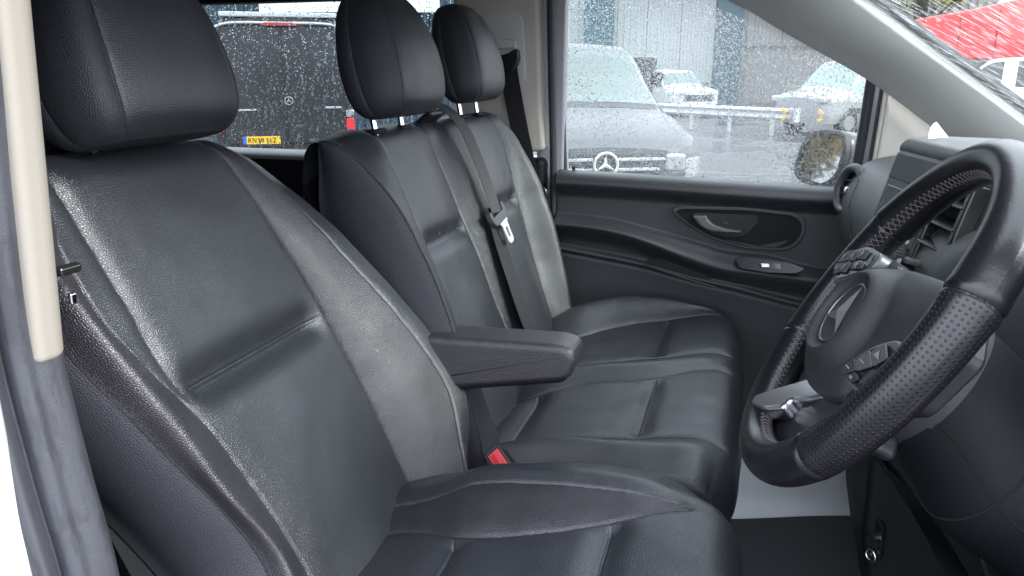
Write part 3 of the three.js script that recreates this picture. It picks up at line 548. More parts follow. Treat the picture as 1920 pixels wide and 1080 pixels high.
// right B-pillar: painted return, rubber door seal with two lips, beige trim
{
  const t = thing('door_pillar', 'beige trimmed pillar with worn grey rubber seal at the open doorway', 'pillar', [-0.58, 0.55, 0.83]);
  const trim = extrude(shapeOf([[-0.68, 0.805], [-0.62, 0.808], [-0.578, 0.816], [-0.567, 0.828], [-0.569, 0.85], [-0.68, 0.85]], 0.008), 0.56, 0.006, 4, 12);
  onAxes(trim, [0.0, 1.362, 0], [1, 0, 0], [0, 0, 1], [0.09, 1, 0]); part('pillar_trim', metreUV(trim), M.cream, t);
  part('pillar_metal', boxAt(-0.70, -0.605, 0.5, 1.93, 0.79, 0.85, 0.01), M.plasticDark, t);
  // profile of the seal in plan (x, z), swept up the pillar; the lower part leans back a little
  const prof = [[0.034, -0.016], [0.030, -0.004], [0.020, 0.002], [0.011, 0.004], [0.004, 0.009], [-0.004, 0.008], [-0.009, 0.001], [-0.0125, -0.007], [-0.016, -0.001], [-0.022, 0.007], [-0.029, 0.005], [-0.033, -0.003], [-0.035, -0.014]].map(([r, h]) => V(-0.562 + 0.616 * r + 0.787 * h, 0, 0.856 - 0.787 * r + 0.616 * h));
  const c = new THREE.CatmullRomCurve3(prof, false, 'centripetal');
  const leanAt = keyed([[0.9, [0]], [1.13, [0]], [1.25, [-0.014]], [1.37, [-0.0235]], [1.5, [-0.015]], [1.65, [0.0]], [1.9, [0]]]), lean = (y) => leanAt(y)[0];
  part('door_seal', grid(90, 120, (u, v) => { const p = c.getPointAt(u), y = mix(0.5, 1.9, v), n = 0.0003 * noise3(p.x * 60, y * 12, 2); return [p.x + lean(y) + n * 0.6, y, p.z + n]; }, (u, v) => [u * 0.14, v * 1.4]), M.rubberWorn, t);
  part('outer_return', extrudePlan([[-0.590, 0.874], [-0.586, 0.884], [-0.654, 0.970], [-0.70, 0.98], [-0.68, 0.88]], 0.45, 1.93, 0.003), M.whitePaint, t);
}
function extrudePlan(pts, y0, y1, bevel) { const g = extrude(shapeOf(pts, 0.006), y1 - y0, bevel, 2); onAxes(g, [0, y1, 0], [1, 0, 0], [0, 0, 1], [0, -1, 0]); return metreUV(g); }
// driver's belt hanging by the pillar: a strip of webbing with its dark guide and a metal end
{
  const t = thing('driver_seat_belt', 'dark belt webbing and metal end tucked behind the beige pillar trim', 'seat belt', [-0.585, 1.4, 0.76]);
  part('webbing', ribbon([[-0.67, 1.66, 0.76], [-0.645, 1.55, 0.766], [-0.630, 1.47, 0.772], [-0.622, 1.415, 0.776]], 0.036, [0.35, 0, 0.94], 0.0014), M.webbingDark, t);
  part('belt_guide', rodBox([-0.594, 1.425, 0.784], 0.010, 0.010, 0.026), M.plasticGloss, t);
  part('metal_end', rodBox([-0.590, 1.398, 0.788], 0.005, 0.012, 0.008), M.chrome, t);
}
function rodBox(p, a, b, c) { const g = rbox(a, b, c, 0.004); g.translate(...p); return g; }
// a flat band along a curve; across is its width direction
function ribbon(pts, width, across, thick = 0.0012, n = 70, twist) {
  const c = new THREE.CatmullRomCurve3(pts.map((p) => V(...p)), false, 'centripetal'), A = V(...across).normalize();
  const ring = (v) => { const p = c.getPointAt(v), d = c.getTangentAt(v); let a = A.clone(); if (twist) a = V(...twist(v)).normalize(); a.addScaledVector(d, -a.dot(d)).normalize(); return { p, a, n: V().crossVectors(a, d).normalize() }; };
  const ks = [[-1, -1], [-1, 1], [1, 1], [1, -1], [-1, -1]], len = c.getLength();
  return toCreasedNormals(grid(4, n, (u, v) => { const { p, a, n: q } = ring(v), [s, t] = ks[Math.round(u * 4)]; return p.clone().addScaledVector(a, (s * width) / 2).addScaledVector(q, (t * thick) / 2).toArray(); }, (u, v) => [ks[Math.round(u * 4)][0] * width / 2, v * len]), 0.7);
}

// left B-pillar with its slot cover and height adjuster
{
  const t = thing('belt_pillar', 'beige pillar trim with recessed grey belt adjuster beside the far window', 'pillar', [-0.62, 0.55, -0.8]);
  const s = shapeOf([[-0.80, 1.86], [-0.56, 1.86], [-0.548, 1.6], [-0.545, 1.5], [-0.533, 1.395], [-0.56, 1.388], [-0.60, 1.388], [-0.64, 1.34], [-0.75, 1.30], [-0.80, 1.4]], 0.012);
  const g = extrude(s, 0.035, 0.012, 5, 12); g.translate(0, 0, -0.83); part('pillar_trim', metreUV(g), M.beige, t);
  const e = extrude(shapeOf([[-0.71, 1.765], [-0.615, 1.765], [-0.598, 1.745], [-0.588, 1.59], [-0.60, 1.57], [-0.66, 1.575], [-0.72, 1.62]], 0.016), 0.004, 0.0025, 3); e.translate(0, 0, -0.784); part('adjuster_plate', metreUV(e), M.beigeGrey, t);
  const k = extrude(shapeOf([[-0.70, 1.694], [-0.622, 1.694], [-0.612, 1.684], [-0.612, 1.672], [-0.70, 1.664]], 0.006), 0.012, 0.004, 3); k.translate(0, 0, -0.778); part('adjuster_button', metreUV(k), M.beigeGrey, t);
  const k2 = extrude(shapeOf([[-0.70, 1.662], [-0.61, 1.668], [-0.604, 1.65], [-0.625, 1.632], [-0.70, 1.632]], 0.006), 0.008, 0.003, 3); k2.translate(0, 0, -0.778); part('adjuster_slide', metreUV(k2), M.beigeGrey, t);
  part('pillar_foot', boxAt(-0.78, -0.535, 0.55, 1.37, -0.85, -0.79, 0.02), M.plasticDark, t);
  part('door_frame_seal', [tube([[-0.528, 1.86, -0.80], [-0.521, 1.6, -0.802], [-0.513, 1.38, -0.805], [-0.508, 1.1, -0.81], [-0.50, 0.7, -0.81]], 0.010, { seg: 50, rad: 12 })], M.rubber, t);
  part('painted_jamb', boxAt(-0.56, -0.49, 0.6, 1.87, -0.875, -0.835, 0.006), M.silverPaint, t);
}
// far passenger belt: webbing from the adjuster down behind the seat
{
  const t = thing('passenger_seat_belt', 'black seat belt running down the beige pillar behind the far seat', 'seat belt', [-0.6, 1.2, -0.74]);
  part('webbing', ribbon([[-0.640, 1.655, -0.765], [-0.622, 1.56, -0.758], [-0.600, 1.46, -0.752], [-0.572, 1.34, -0.75], [-0.548, 1.24, -0.75], [-0.50, 1.02, -0.75]], 0.052, [1, 0.1, 0.12], 0.0014), M.webbingDark, t);
  const g = extrude(shapeOf([[-0.685, 1.640], [-0.645, 1.640], [-0.622, 1.664], [-0.603, 1.668], [-0.600, 1.640], [-0.612, 1.612], [-0.625, 1.60], [-0.68, 1.606]], 0.008), 0.012, 0.004, 3); g.translate(0, 0, -0.768); part('upper_guide', metreUV(g), M.plasticSmooth, t);
  part('lower_loop', tube([[-0.575, 1.29, -0.742], [-0.522, 1.29, -0.742], [-0.516, 1.262, -0.742], [-0.528, 1.245, -0.742], [-0.575, 1.25, -0.742]], 0.0045, { seg: 40, rad: 8, closed: true }), M.plasticGloss, t);
}

// rear side window behind the B-pillar
const glassParts = [];
{
  const t = thing('rear_side_window', 'fixed rear side window streaked with rain, behind the headrests', 'window', [-1.3, 1.38, -0.85]);
  const pane = new THREE.PlaneGeometry(1.42, 0.50); pane.translate(-1.44, 1.60, -0.852); part('pane', pane, M.glass, t);
  part('sill', grid(4, 20, (u, v) => { const a = u * 1.9; return [mix(-2.2, -0.72, v), 1.372 - 0.02 * (1 - Math.cos(a)) - 0.006 * v, -0.845 + 0.062 * Math.sin(Math.min(a, 1.57))]; }, (u, v) => [u * 0.06, v * 1.5]), M.sillGrey, t);
  part('lower_panel', boxAt(-2.25, -0.70, 0.56, 1.352, -0.84, -0.785, 0.015), M.leatherSide, t);
  part('frame', [boxAt(-2.3, -0.62, 1.812, 1.9, -0.87, -0.82, 0.01), boxAt(-2.3, -2.14, 1.3, 1.9, -0.87, -0.82, 0.01), boxAt(-0.80, -0.70, 1.36, 1.9, -0.87, -0.835, 0.02)], M.plasticDark, t);
}

// ---------------------------------------------------------------- passenger door
const door = thing('passenger_door', 'closed far door with black panel, pull handle and rain-covered window', 'car door', [-0.1, 0.55, -0.82]);
{
  const crest = keyed([[-0.52, [1.19]], [-0.40, [1.186]], [-0.30, [1.172]], [-0.22, [1.15]], [-0.14, [1.122]], [-0.04, [1.093]], [0.05, [1.083]], [0.2, [1.075]], [0.45, [1.07]]]);
  const seam = keyed([[-0.52, [1.216]], [-0.33, [1.201]], [-0.22, [1.179]], [-0.10, [1.151]], [-0.02, [1.132]], [0.10, [1.124]], [0.22, [1.10]], [0.45, [1.085]]]);
  const ridge = keyed([[-0.52, [1.118]], [-0.46, [1.111]], [-0.25, [1.083]], [-0.10, [1.052]], [0.03, [1.031]], [0.16, [1.004]], [0.45, [0.96]]]);
  const top = (x) => mix(1.338, 1.317, smooth(-0.55, 0.35, x));
  const depth = (x, y) => {
    let z = -0.80; const T = top(x), d = T - y;
    // ledge under the glass: rolls in from the pane, then falls back under a soft lip
    z += 0.030 * smooth(0.075, 0.03, d) - 0.05 * (1 - Math.sqrt(Math.max(0, 1 - Math.max(0, 1 - d / 0.034) ** 2)));
    const s = seam(x)[0], c = crest(x)[0], r = ridge(x)[0];
    z += 0.010 * smooth(-0.005, 0.005, s - y) * smooth(0.16, 0, s - y);
    z += 0.036 * (y > c ? smooth(s + 0.004, c, y) : smooth(c - 0.055, c + 0.004, y));
    z += 0.022 * (y > r ? smooth(r + 0.012, r, y) : smooth(r - 0.016, r, y)) * 0.7 + 0.012 * smooth(r, r - 0.02, y);
    z -= 0.0035 * gauss(y - s, 0.0025);
    return z;
  };
  const ys = []; for (let i = 0; i <= 230; i++) ys.push(i / 230);
  const P = (u, v) => { const x = mix(-0.497, 0.5, u), y = mix(0.6, top(x), v); return [x, y, depth(x, y)]; };
  const g = grid(170, ys, P, (u, v, p) => [p[0], p[1]]);
  part('door_panel', g, M.plastic, door);
  part('door_core', boxAt(-0.485, 0.6, 0.55, 1.29, -0.90, -0.86, 0.004), M.silverPaint, door);
  // handle bowl: a dished plate with a raised rim, a deeper pocket and a curved lever
  const bz = [[-0.173, 1.245], [-0.147, 1.254], [0.027, 1.258], [0.150, 1.249], [0.176, 1.232], [0.182, 1.195], [0.160, 1.158], [0.131, 1.144], [0.036, 1.142], [-0.064, 1.166], [-0.123, 1.199], [-0.162, 1.228]];
  const inner = bz.map(([x, y]) => [0.01 + (x - 0.01) * 0.955, 1.2 + (y - 1.2) * 0.91]);
  const rimS = shapeOf(bz, 0.03); rimS.holes.push(new THREE.Path(shapeOf(inner, 0.028).getPoints(10)));
  const bezel = thing2('handle_bowl', door);
  const rim = extrude(rimS, 0.008, 0.003, 4, 14); rim.translate(0, 0, -0.798); part('rim', metreUV(rim), M.plastic, bezel);
  const plate = new THREE.ShapeGeometry(shapeOf(inner.map(([x, y]) => [x * 1.002, y]), 0.028), 14); plate.translate(0, 0, -0.7945); part('dish', metreUV(plate), M.plasticDark, bezel);
  const dip = extrude(shapeOf([[-0.02, 1.165], [0.06, 1.153], [0.115, 1.156], [0.14, 1.175], [0.13, 1.163], [0.105, 1.150], [0.05, 1.148]], 0.004), 0.001, 0.0012, 2); dip.translate(0, 0, -0.795); part('finger_ridge', metreUV(dip), M.plastic, bezel);
  const hp = extrude(shapeOf([[-0.118, 1.236], [0.055, 1.236], [0.058, 1.218], [0.028, 1.178], [-0.02, 1.172], [-0.075, 1.186], [-0.105, 1.21]], 0.014), 0.002, 0.001, 2); hp.translate(0, 0, -0.794); part('pocket', hp, std(lin(0.006), 0.6), bezel);
  const lever = extrude(shapeOf([[-0.114, 1.230], [-0.078, 1.232], [-0.071, 1.219], [-0.055, 1.207], [-0.02, 1.198], [0.016, 1.195], [0.014, 1.190], [-0.02, 1.187], [-0.06, 1.189], [-0.085, 1.198], [-0.103, 1.213]], 0.004), 0.010, 0.004, 4, 8); lever.translate(0, 0, -0.789); part('door_lever', metreUV(lever), std(lin(0.09, 0.09, 0.095), 0.35, { metalness: 0.3 }), bezel);
  part('screw_cap', [(() => { const q = new THREE.CylinderGeometry(0.007, 0.007, 0.003, 20); q.rotateX(Math.PI / 2); q.translate(-0.025, 1.213, -0.79); return q; })()], M.plasticSmooth, bezel);
  // window switch on the armrest
  const sw = thing2('switch_plate', door);
  const sp = extrude(shapeOf([[0.004, 1.127], [0.03, 1.131], [0.146, 1.121], [0.19, 1.105], [0.165, 1.089], [0.095, 1.086], [0.018, 1.094]], 0.012), 0.003, 0.002, 3); 
  tiltOn(sp, [0.09, 1.108, -0.757]); part('plate', metreUV(sp), M.plasticSmooth, sw);
  const hole = extrude(shapeOf([[0.066, 1.117], [0.122, 1.117], [0.126, 1.101], [0.072, 1.101]], 0.003), 0.002, 0.0006, 1); tiltOn(hole, [0.09, 1.108, -0.7535]); part('switch_well', hole, M.plasticGloss, sw);
  const btn = extrude(shapeOf([[0.072, 1.115], [0.094, 1.115], [0.097, 1.104], [0.075, 1.103]], 0.003), 0.004, 0.0015, 2); tiltOn(btn, [0.09, 1.108, -0.751]); part('window_switch', btn, M.satin, sw);
  // pocket under the armrest
  const pk = extrude(shapeOf([[-0.242, 1.086], [-0.212, 1.102], [-0.155, 1.098], [-0.09, 1.078], [-0.05, 1.052], [-0.038, 1.036], [-0.1, 1.049]], 0.012), 0.003, 0.0015, 2); pk.translate(0, 0, -0.79); part('pull_slot', pk, std(lin(0.008), 0.7), door);
  part('slot_lip', tube([[-0.24, 1.0835, -0.779], [-0.17, 1.0645, -0.777], [-0.1, 1.0465, -0.777], [-0.038, 1.033, -0.778]], 0.003, { seg: 40 }), M.plasticSmooth, door);
  part('lock_pin', [rod([-0.456, 1.325, -0.822], [-0.456, 1.349, -0.822], 0.005, 16)], M.plasticGloss, door);
  part('lock_collar', [rod([-0.456, 1.319, -0.822], [-0.456, 1.331, -0.822], 0.012, 20)], M.greyPlastic, door);
  // window: pane, black rubber run, painted frame
  const winTop = [[-0.52, 1.875], [-0.30, 1.875], [-0.14, 1.862], [0.0, 1.805], [0.15, 1.715], [0.295, 1.62]];
  const frame = shapeOf([[-0.57, 1.28], [-0.60, 1.93], [-0.1, 1.93], [0.17, 1.80], [0.38, 1.68], [0.40, 1.28]]);
  frame.holes.push(new THREE.Path([...[[-0.482, 1.30], [-0.516, 1.835]], ...winTop.slice(1), [0.283, 1.30]].map(([x, y]) => new THREE.Vector2(x, y))));
  const fg = extrude(frame, 0.03, 0, 1); fg.translate(0, 0, -0.885); part('window_frame', metreUV(fg), M.silverPaint, door);
  part('glass_run', [tube([[-0.488, 1.3, -0.85], [-0.505, 1.58, -0.85], [-0.522, 1.86, -0.85]], 0.009, { seg: 30, rad: 8 }), tube([[0.289, 1.30, -0.851], [0.298, 1.45, -0.851], [0.303, 1.60, -0.851]], 0.0125, { seg: 30, rad: 8 }), tube(winTop.map(([x, y]) => [x, y, -0.85]), 0.008, { seg: 50, rad: 8 }), rod([-0.48, 1.318, -0.852], [0.29, 1.300, -0.852], 0.006, 8)], M.rubber, door);
  const ps = new THREE.ShapeGeometry(shapeOf([[-0.482, 1.29], [-0.516, 1.835], ...winTop.slice(1), [0.283, 1.29]])); ps.translate(0, 0, -0.856); part('pane', ps, M.wetGlass, door);
  // jamb strip and seal seen between the glass and the beige sail panel
  part('jamb_seal', tube([[0.314, 1.25, -0.80], [0.322, 1.45, -0.80], [0.328, 1.64, -0.80]], 0.009, { seg: 30, rad: 8 }), M.rubber, door);
}
function thing2(name, parent) { const g = new THREE.Group(); g.name = name; parent.add(g); return g; }
function tiltOn(g, c, deg = -38) { g.translate(-c[0], -c[1], 0); g.rotateX((deg * Math.PI) / 180); g.translate(...c); return g; }

// outside mirror of that door
{
  const t = thing('door_mirror', 'black door mirror with rain on it outside the far window', 'mirror', [0.24, 1.36, -1.02]);
  // drawn facing +z, then turned to face the rear as a mirror does
  const outlineM = [[0.10, 1.345], [0.115, 1.405], [0.142, 1.438], [0.21, 1.452], [0.285, 1.447], [0.305, 1.40], [0.295, 1.32], [0.24, 1.283], [0.14, 1.292], [0.106, 1.312]];
  const turn = (g, z) => { g.translate(-0.29, -1.37, z); g.scale(0.9, 1, 1); g.rotateX(-0.12); g.rotateY(-0.87); g.translate(0.275, 1.37, -0.985); return g; };
  const shell = shapeOf(outlineM, 0.03), cen = [0.205, 1.368], shrink = (k) => outlineM.map(([x, y]) => [cen[0] + (x - cen[0]) * k, cen[1] + (y - cen[1]) * k]);
  part('housing', turn(extrude(shell, 0.07, 0.022, 6, 16), -0.09), M.plasticGloss, t);
  part('housing_rim', turn(extrude((() => { const q = shapeOf(outlineM, 0.03); q.holes.push(new THREE.Path(shapeOf(shrink(0.9), 0.026).getPoints(10))); return q; })(), 0.012, 0.004, 3, 14), -0.004), std(lin(0.005), 0.5), t);
  part('mirror_glass', turn(new THREE.ShapeGeometry(shapeOf(shrink(0.91), 0.026), 12), 0.004), std(lin(0.34, 0.35, 0.36), 0.03, { metalness: 1 }), t);
  part('arm', boxAt(0.27, 0.36, 1.30, 1.36, -1.0, -0.88, 0.02), M.plasticSmooth, t);
}

// ---------------------------------------------------------------- A-pillar, windscreen
{
  const t = thing('windscreen_pillar', 'broad pale grey pillar trim slanting beside the windscreen', 'pillar', [0.4, 1.3, -0.72]);
  // from the roof down to the dash: lower edge by the side window, upper edge by the windscreen
  const lo = keyed([[-0.45, [1.93, -0.78]], [-0.22, [1.862, -0.775]], [-0.014, [1.768, -0.765]], [0.06, [1.724, -0.763]], [0.15, [1.674, -0.76]], [0.297, [1.590, -0.757]], [0.5, [1.444, -0.748]], [0.66, [1.335, -0.74]], [0.8, [1.24, -0.735]]]);
  const hi = keyed([[-0.05, [1.945, -0.63]], [0.1, [1.862, -0.635]], [0.245, [1.764, -0.645]], [0.431, [1.629, -0.65]], [0.595, [1.514, -0.655]], [0.75, [1.40, -0.66]], [0.95, [1.26, -0.66]]]);
  const g = grid(26, 80, (u, v) => {
    const xa = mix(-0.45, 0.78, v), xb = mix(-0.18, 0.92, v), [ya, za] = lo(xa), [yb, zb] = hi(xb);
    const k = Math.sin(Math.PI * u) ** 0.8, e = 0.022 * k;
    return [mix(xa, xb, u) - e * 0.35, mix(ya, yb, u) + 0.004 * k - 0.012 * Math.max(0, 1 - u * 9) , mix(za, zb, u) + e - 0.012 * Math.max(0, 1 - u * 9) - 0.02 * Math.max(0, (u - 0.9) * 10)];
  }, (u, v, p) => [v * 1.4, u * 0.2]);
  part('pillar_trim', g, M.beigeGrey, t);
  part('pillar_back', grid(6, 40, (u, v) => { const xa = mix(-0.45, 0.78, v), xb = mix(-0.18, 0.92, v), [ya] = lo(xa), [yb] = hi(xb); return [mix(xa, xb, u) + 0.03, mix(ya, yb, u) + 0.02, mix(-0.86, -0.72, u)]; }), M.whitePaint, t);
  part('glass_bead', tube([[-0.06, 1.955, -0.66], [0.255, 1.768, -0.655], [0.441, 1.634, -0.66], [0.605, 1.519, -0.664], [0.8, 1.375, -0.67]], 0.0085, { seg: 60, rad: 8 }), M.rubber, t);
  const sail = thing('sail_panel', 'small beige triangular trim between far window and dashboard', 'trim panel', [0.4, 1.4, -0.77]);
  const s = shapeOf([[0.318, 1.36], [0.326, 1.60], [0.36, 1.575], [0.5, 1.47], [0.62, 1.37], [0.6, 1.34]], 0.006);
  const sg = extrude(s, 0.01, 0.004, 3); sg.translate(0, 0, -0.792); part('panel', metreUV(sg), M.beige, sail);
  part('edge_return', tube([[0.328, 1.35, -0.777], [0.335, 1.5, -0.777], [0.336, 1.59, -0.777]], 0.0045, { seg: 20 }), M.beige, sail);
}
{
  const t = thing('windscreen', 'wet windscreen wiped into streaks above the dashboard', 'windscreen', [0.4, 1.4, 0]);
  const a = [-0.06, 1.945], b = [0.98, 1.215], n = 24;
  const W = (u, v) => { const z = mix(-0.72, 0.76, u), bow = 0.05 * (1 - ((z - 0.02) / 0.74) ** 2); return [mix(a[0], b[0], v) + bow * 0.57, mix(a[1], b[1], v) + bow * 0.8 + 0.012 * Math.sin(Math.PI * v), z]; };
  part('pane', grid(n, n, W), M.screenGlass, t);
  // left far side of the right-hand pillar and the top rail, which close the opening round the glass
  part('top_rail', boxAt(0.02, 0.16, 1.84, 1.94, -0.70, 0.76, 0.02), M.headliner, t);
}

// ---------------------------------------------------------------- dashboard
const dash = thing('dashboard', 'dark grey dashboard with centre stack, round end vent and air outlets', 'dashboard', [0.5, 0.6, 0]);
{
  const prof = new THREE.CatmullRomCurve3([[0.50, 1.03], [0.40, 1.07], [0.315, 1.125], [0.262, 1.19], [0.243, 1.25], [0.243, 1.30], [0.258, 1.355], [0.285, 1.392], [0.33, 1.411], [0.42, 1.42], [0.58, 1.42], [0.82, 1.37]].map(([x, y]) => V(x, y, 0)), false, 'centripetal');
  const endRound = (z) => smooth(-0.765, -0.665, z);          // the far end turns away into the door
  const g = grid(120, 90, (u, v) => { const z = mix(-0.752, 0.78, u), p = prof.getPointAt(v), k = 1 - endRound(z), q = smooth(0.24, 0.40, z); const x = p.x + 0.06 * k * k + q * 0.11 * smooth(0.9, 0.3, v), y = p.y - 0.025 * k * k * (p.y > 1.3 ? 1 : 0) - q * 0.0; return [x, y, z]; }, (u, v) => [u * 1.5, v * 0.9]);
  part('dash_body', g, M.plasticDash, dash);
  part('glovebox_seam', tube([[0.262, 1.372, -0.56], [0.240, 1.318, -0.50], [0.2395, 1.29, -0.46], [0.2385, 1.262, -0.40], [0.2405, 1.236, -0.15]], 0.0012, { seg: 40, rad: 5 }), M.seamThread, dash);
  // round outlet at the far end
  const vent = thing2('end_vent', dash), vc = [0.256, 1.335, -0.645], vn = [-0.92, 0.18, 0.35];
  const place = (q) => { q.applyQuaternion(new THREE.Quaternion().setFromUnitVectors(V(0, 0, 1), V(...vn).normalize())); q.translate(...vc); return q; };
  part('vent_ring', place(new THREE.TorusGeometry(0.052, 0.011, 14, 48)), M.greyPlastic, vent);
  const cup = new THREE.CylinderGeometry(0.052, 0.044, 0.03, 40, 1, true); cup.rotateX(Math.PI / 2); cup.translate(0, 0, -0.01); part('vent_cup', place(cup), M.plasticGloss, vent);
  const bk = new THREE.CircleGeometry(0.05, 40); bk.translate(0, 0, -0.02); part('vent_back', place(bk), std(lin(0.004), 0.8), vent);
  for (const y of [-0.024, -0.008, 0.008, 0.024]) { const q = rbox(0.088 - Math.abs(y) * 1.2, 0.003, 0.016, 0.0014); q.rotateX(0.35); q.translate(0, y, -0.004); part('vent_slat', place(q), M.plasticSmooth, vent); }
  const hub = new THREE.SphereGeometry(0.011, 18, 12); hub.scale(1, 1, 0.6); hub.translate(0, -0.004, 0.006); part('vent_knob', place(hub), M.satin, vent);

  // centre stack: a hooded block leaning back towards the windscreen
  const stack = thing2('centre_stack', dash);
  const side = shapeOf([[0.19, 1.17], [0.266, 1.470], [0.260, 1.476], [0.261, 1.486], [0.272, 1.496], [0.31, 1.501], [0.42, 1.497], [0.60, 1.44], [0.60, 1.17]], 0.006);
  const cy = Math.cos(0.175), sy = Math.sin(0.175);       // the stack is turned a little towards the driver
  const sg = extrude(side, 0.335, 0.005, 4, 10); onAxes(sg, [0.25 * (1 - cy) - 0.115 * sy + 0.018, 0, -0.1 - 0.015 * cy + 0.25 * sy], [cy, 0, -sy], [0, 1, 0], [sy, 0, cy]); part('stack_body', metreUV(sg), M.plasticDash, stack);
  // face axes: across (z), up along the slope, out of the face
  const up = V(0.243 * cy, 0.970, -0.243 * sy).normalize(), acr = V(sy, 0, cy), out = V().crossVectors(acr, up).normalize(), org = V(0.2085 + 0.018, 1.245, 0.0);
  const face = (q, z, h, o = 0) => onAxes(q, org.clone().addScaledVector(up, h).addScaledVector(out, o).addScaledVector(acr, z).toArray(), acr.toArray(), up.toArray(), out.toArray());
  const rect = (w, h, d, r = 0.003) => rbox(w, h, d, r, 3);
  part('face_frame', face(rect(0.212, 0.32, 0.010, 0.004), 0.0, 0.078, 0.003), M.greyPlastic, stack);
  part('frame_gap', face(rect(0.218, 0.326, 0.006, 0.003), 0.0, 0.078, 0.0015), std(lin(0.004), 0.7), stack);
  part('storage_lid', face(rect(0.20, 0.044, 0.006), 0.0, 0.212, 0.009), M.plasticDash, stack);
  part('screen_bezel', face(rect(0.145, 0.105, 0.006), -0.028, 0.143, 0.008), M.greyPlastic, stack);
  part('screen', face(rect(0.11, 0.066, 0.003, 0.001), -0.030, 0.146, 0.0112), phys(lin(0.01, 0.013, 0.014), 0.12, { clearcoat: 1, clearcoatRoughness: 0.03 }), stack);
  // keys down the driver's side of the radio
  const marks = ['dot', 'bars', 'slash', 'arrows'];
  marks.forEach((m, i) => {
    const h = 0.178 - i * 0.0225, z = 0.076;
    part('radio_button', face(rect(0.026, 0.0185, 0.008, 0.002), z, h, 0.0105), M.radioKey, stack);
    const icon = { bars: [rect(0.010, 0.0018, 0.001, 0.0004), rect(0.010, 0.0018, 0.001, 0.0004)], slash: [rect(0.012, 0.0018, 0.001, 0.0004), rect(0.007, 0.0018, 0.001, 0.0004)], arrows: [extrude(shapeOf([[-0.006, 0], [-0.0015, 0.004], [-0.0015, -0.004]]), 0.0006, 0), extrude(shapeOf([[0.006, 0], [0.0015, -0.004], [0.0015, 0.004]]), 0.0006, 0)], dot: [rect(0.004, 0.004, 0.001, 0.0004)] }[m];
    icon.forEach((q, k) => { if (m === 'bars') q.translate(0, k ? 0.0025 : -0.0025, 0); if (m === 'slash') q.rotateZ(k ? -0.9 : 0.8), q.translate(k ? 0.003 : 0, k ? -0.003 : 0, 0); face(q, z, h, 0.0149); });
    part('button_mark', icon, M.white, stack);
  });
  const knob = new THREE.CylinderGeometry(0.017, 0.019, 0.022, 36); knob.rotateX(Math.PI / 2); const rg = []; for (let i = 0; i < 24; i++) { const q = rbox(0.003, 0.003, 0.018, 0.001, 1); q.translate(0.0182, 0, 0); q.rotateZ((i / 24) * Math.PI * 2); rg.push(q); }
  part('control_knob', [face(knob, 0.060, 0.088, 0.018), ...rg.map((q) => face(q, 0.060, 0.088, 0.017))], M.radioKey, stack);
  // tall air outlets between the stack and the instrument hood
  const av = thing2('air_outlet', dash);
  part('outlet_frame', [face(rect(0.012, 0.21, 0.03, 0.004), 0.124, 0.115, 0.008), face(rect(0.014, 0.21, 0.03, 0.004), 0.212, 0.115, 0.008), face(rect(0.10, 0.012, 0.03, 0.004), 0.168, 0.214, 0.008), face(rect(0.10, 0.012, 0.03, 0.004), 0.168, 0.014, 0.008)], M.plasticGloss, av);
  part('outlet_depth', face(rect(0.088, 0.195, 0.002, 0.0005), 0.168, 0.115, 0.0025), std(lin(0.003), 0.9), av);
  for (let i = 0; i < 6; i++) { const q = rect(0.084, 0.003, 0.026, 0.0014); q.rotateX(0.55); part('outlet_slat', face(q, 0.168, 0.035 + i * 0.031, 0.014), M.plasticSmooth, av); }
  const kn = new THREE.CylinderGeometry(0.008, 0.010, 0.026, 20); kn.rotateX(Math.PI / 2 - 0.3); part('outlet_tab', [face(kn, 0.150, 0.082, 0.036)], M.plasticGloss, av);
  part('outlet_lever', face(rect(0.012, 0.010, 0.04, 0.004), 0.162, 0.094, 0.026), M.greyPlastic, av);
  // instrument hood behind the wheel
  const hood = extrude(shapeOf([[0.40, 1.10], [0.352, 1.43], [0.36, 1.475], [0.40, 1.495], [0.50, 1.487], [0.62, 1.44], [0.62, 1.10]], 0.02), 0.36, 0.014, 5, 10); hood.translate(0, 0, 0.37); part('instrument_hood', metreUV(hood), M.plasticDash, dash);
  // lower part of the dash on the driver's side and the console that stands on the floor
  part('knee_panel', grid(30, 30, (u, v) => { const z = mix(0.28, 0.78, v); const p = [[0.165, 1.135], [0.215, 1.085], [0.262, 1.02], [0.31, 0.945], [0.36, 0.86], [0.40, 0.74]]; const c = new THREE.CatmullRomCurve3(p.map(([x, y]) => V(x, y, 0))); const q = c.getPointAt(u); return [q.x + 0.04 * v + 0.03 * smooth(0.0, 0.25, v), q.y, z]; }, (u, v) => [u * 0.5, v * 0.5]), M.plasticDark, dash);
  const strip = [[0.166, 1.142], [0.215, 1.088], [0.262, 1.022], [0.312, 0.945], [0.37, 0.85]];
  part('panel_edge', grid(10, 50, (u, v) => { const c = new THREE.CatmullRomCurve3(strip.map(([x, y]) => V(x, y, 0))); const q = c.getPointAt(v), a = Math.PI * u; return [q.x + 0.02 - 0.022 * Math.sin(a) , q.y, 0.272 - 0.034 * Math.cos(a) * (1 - 0.5 * v)]; }, (u, v) => [u * 0.07, v * 0.5]), M.plastic, dash);
  const low = extrude(shapeOf([[0.272, 1.12], [0.236, 1.0], [0.240, 0.86], [0.262, 0.76], [0.30, 0.62], [0.34, 0.56], [0.7, 0.56], [0.7, 1.12]], 0.03), 0.22, 0.014, 5, 12); low.translate(0, 0, -0.12); part('lower_console', metreUV(low), M.plasticDark, dash);
  // lighter socket with its bright ring on the console's flank
  const sock = thing2('socket', dash), sq = (g, o) => { g.rotateY(-0.9); g.translate(o[0], o[1], o[2]); return g; };
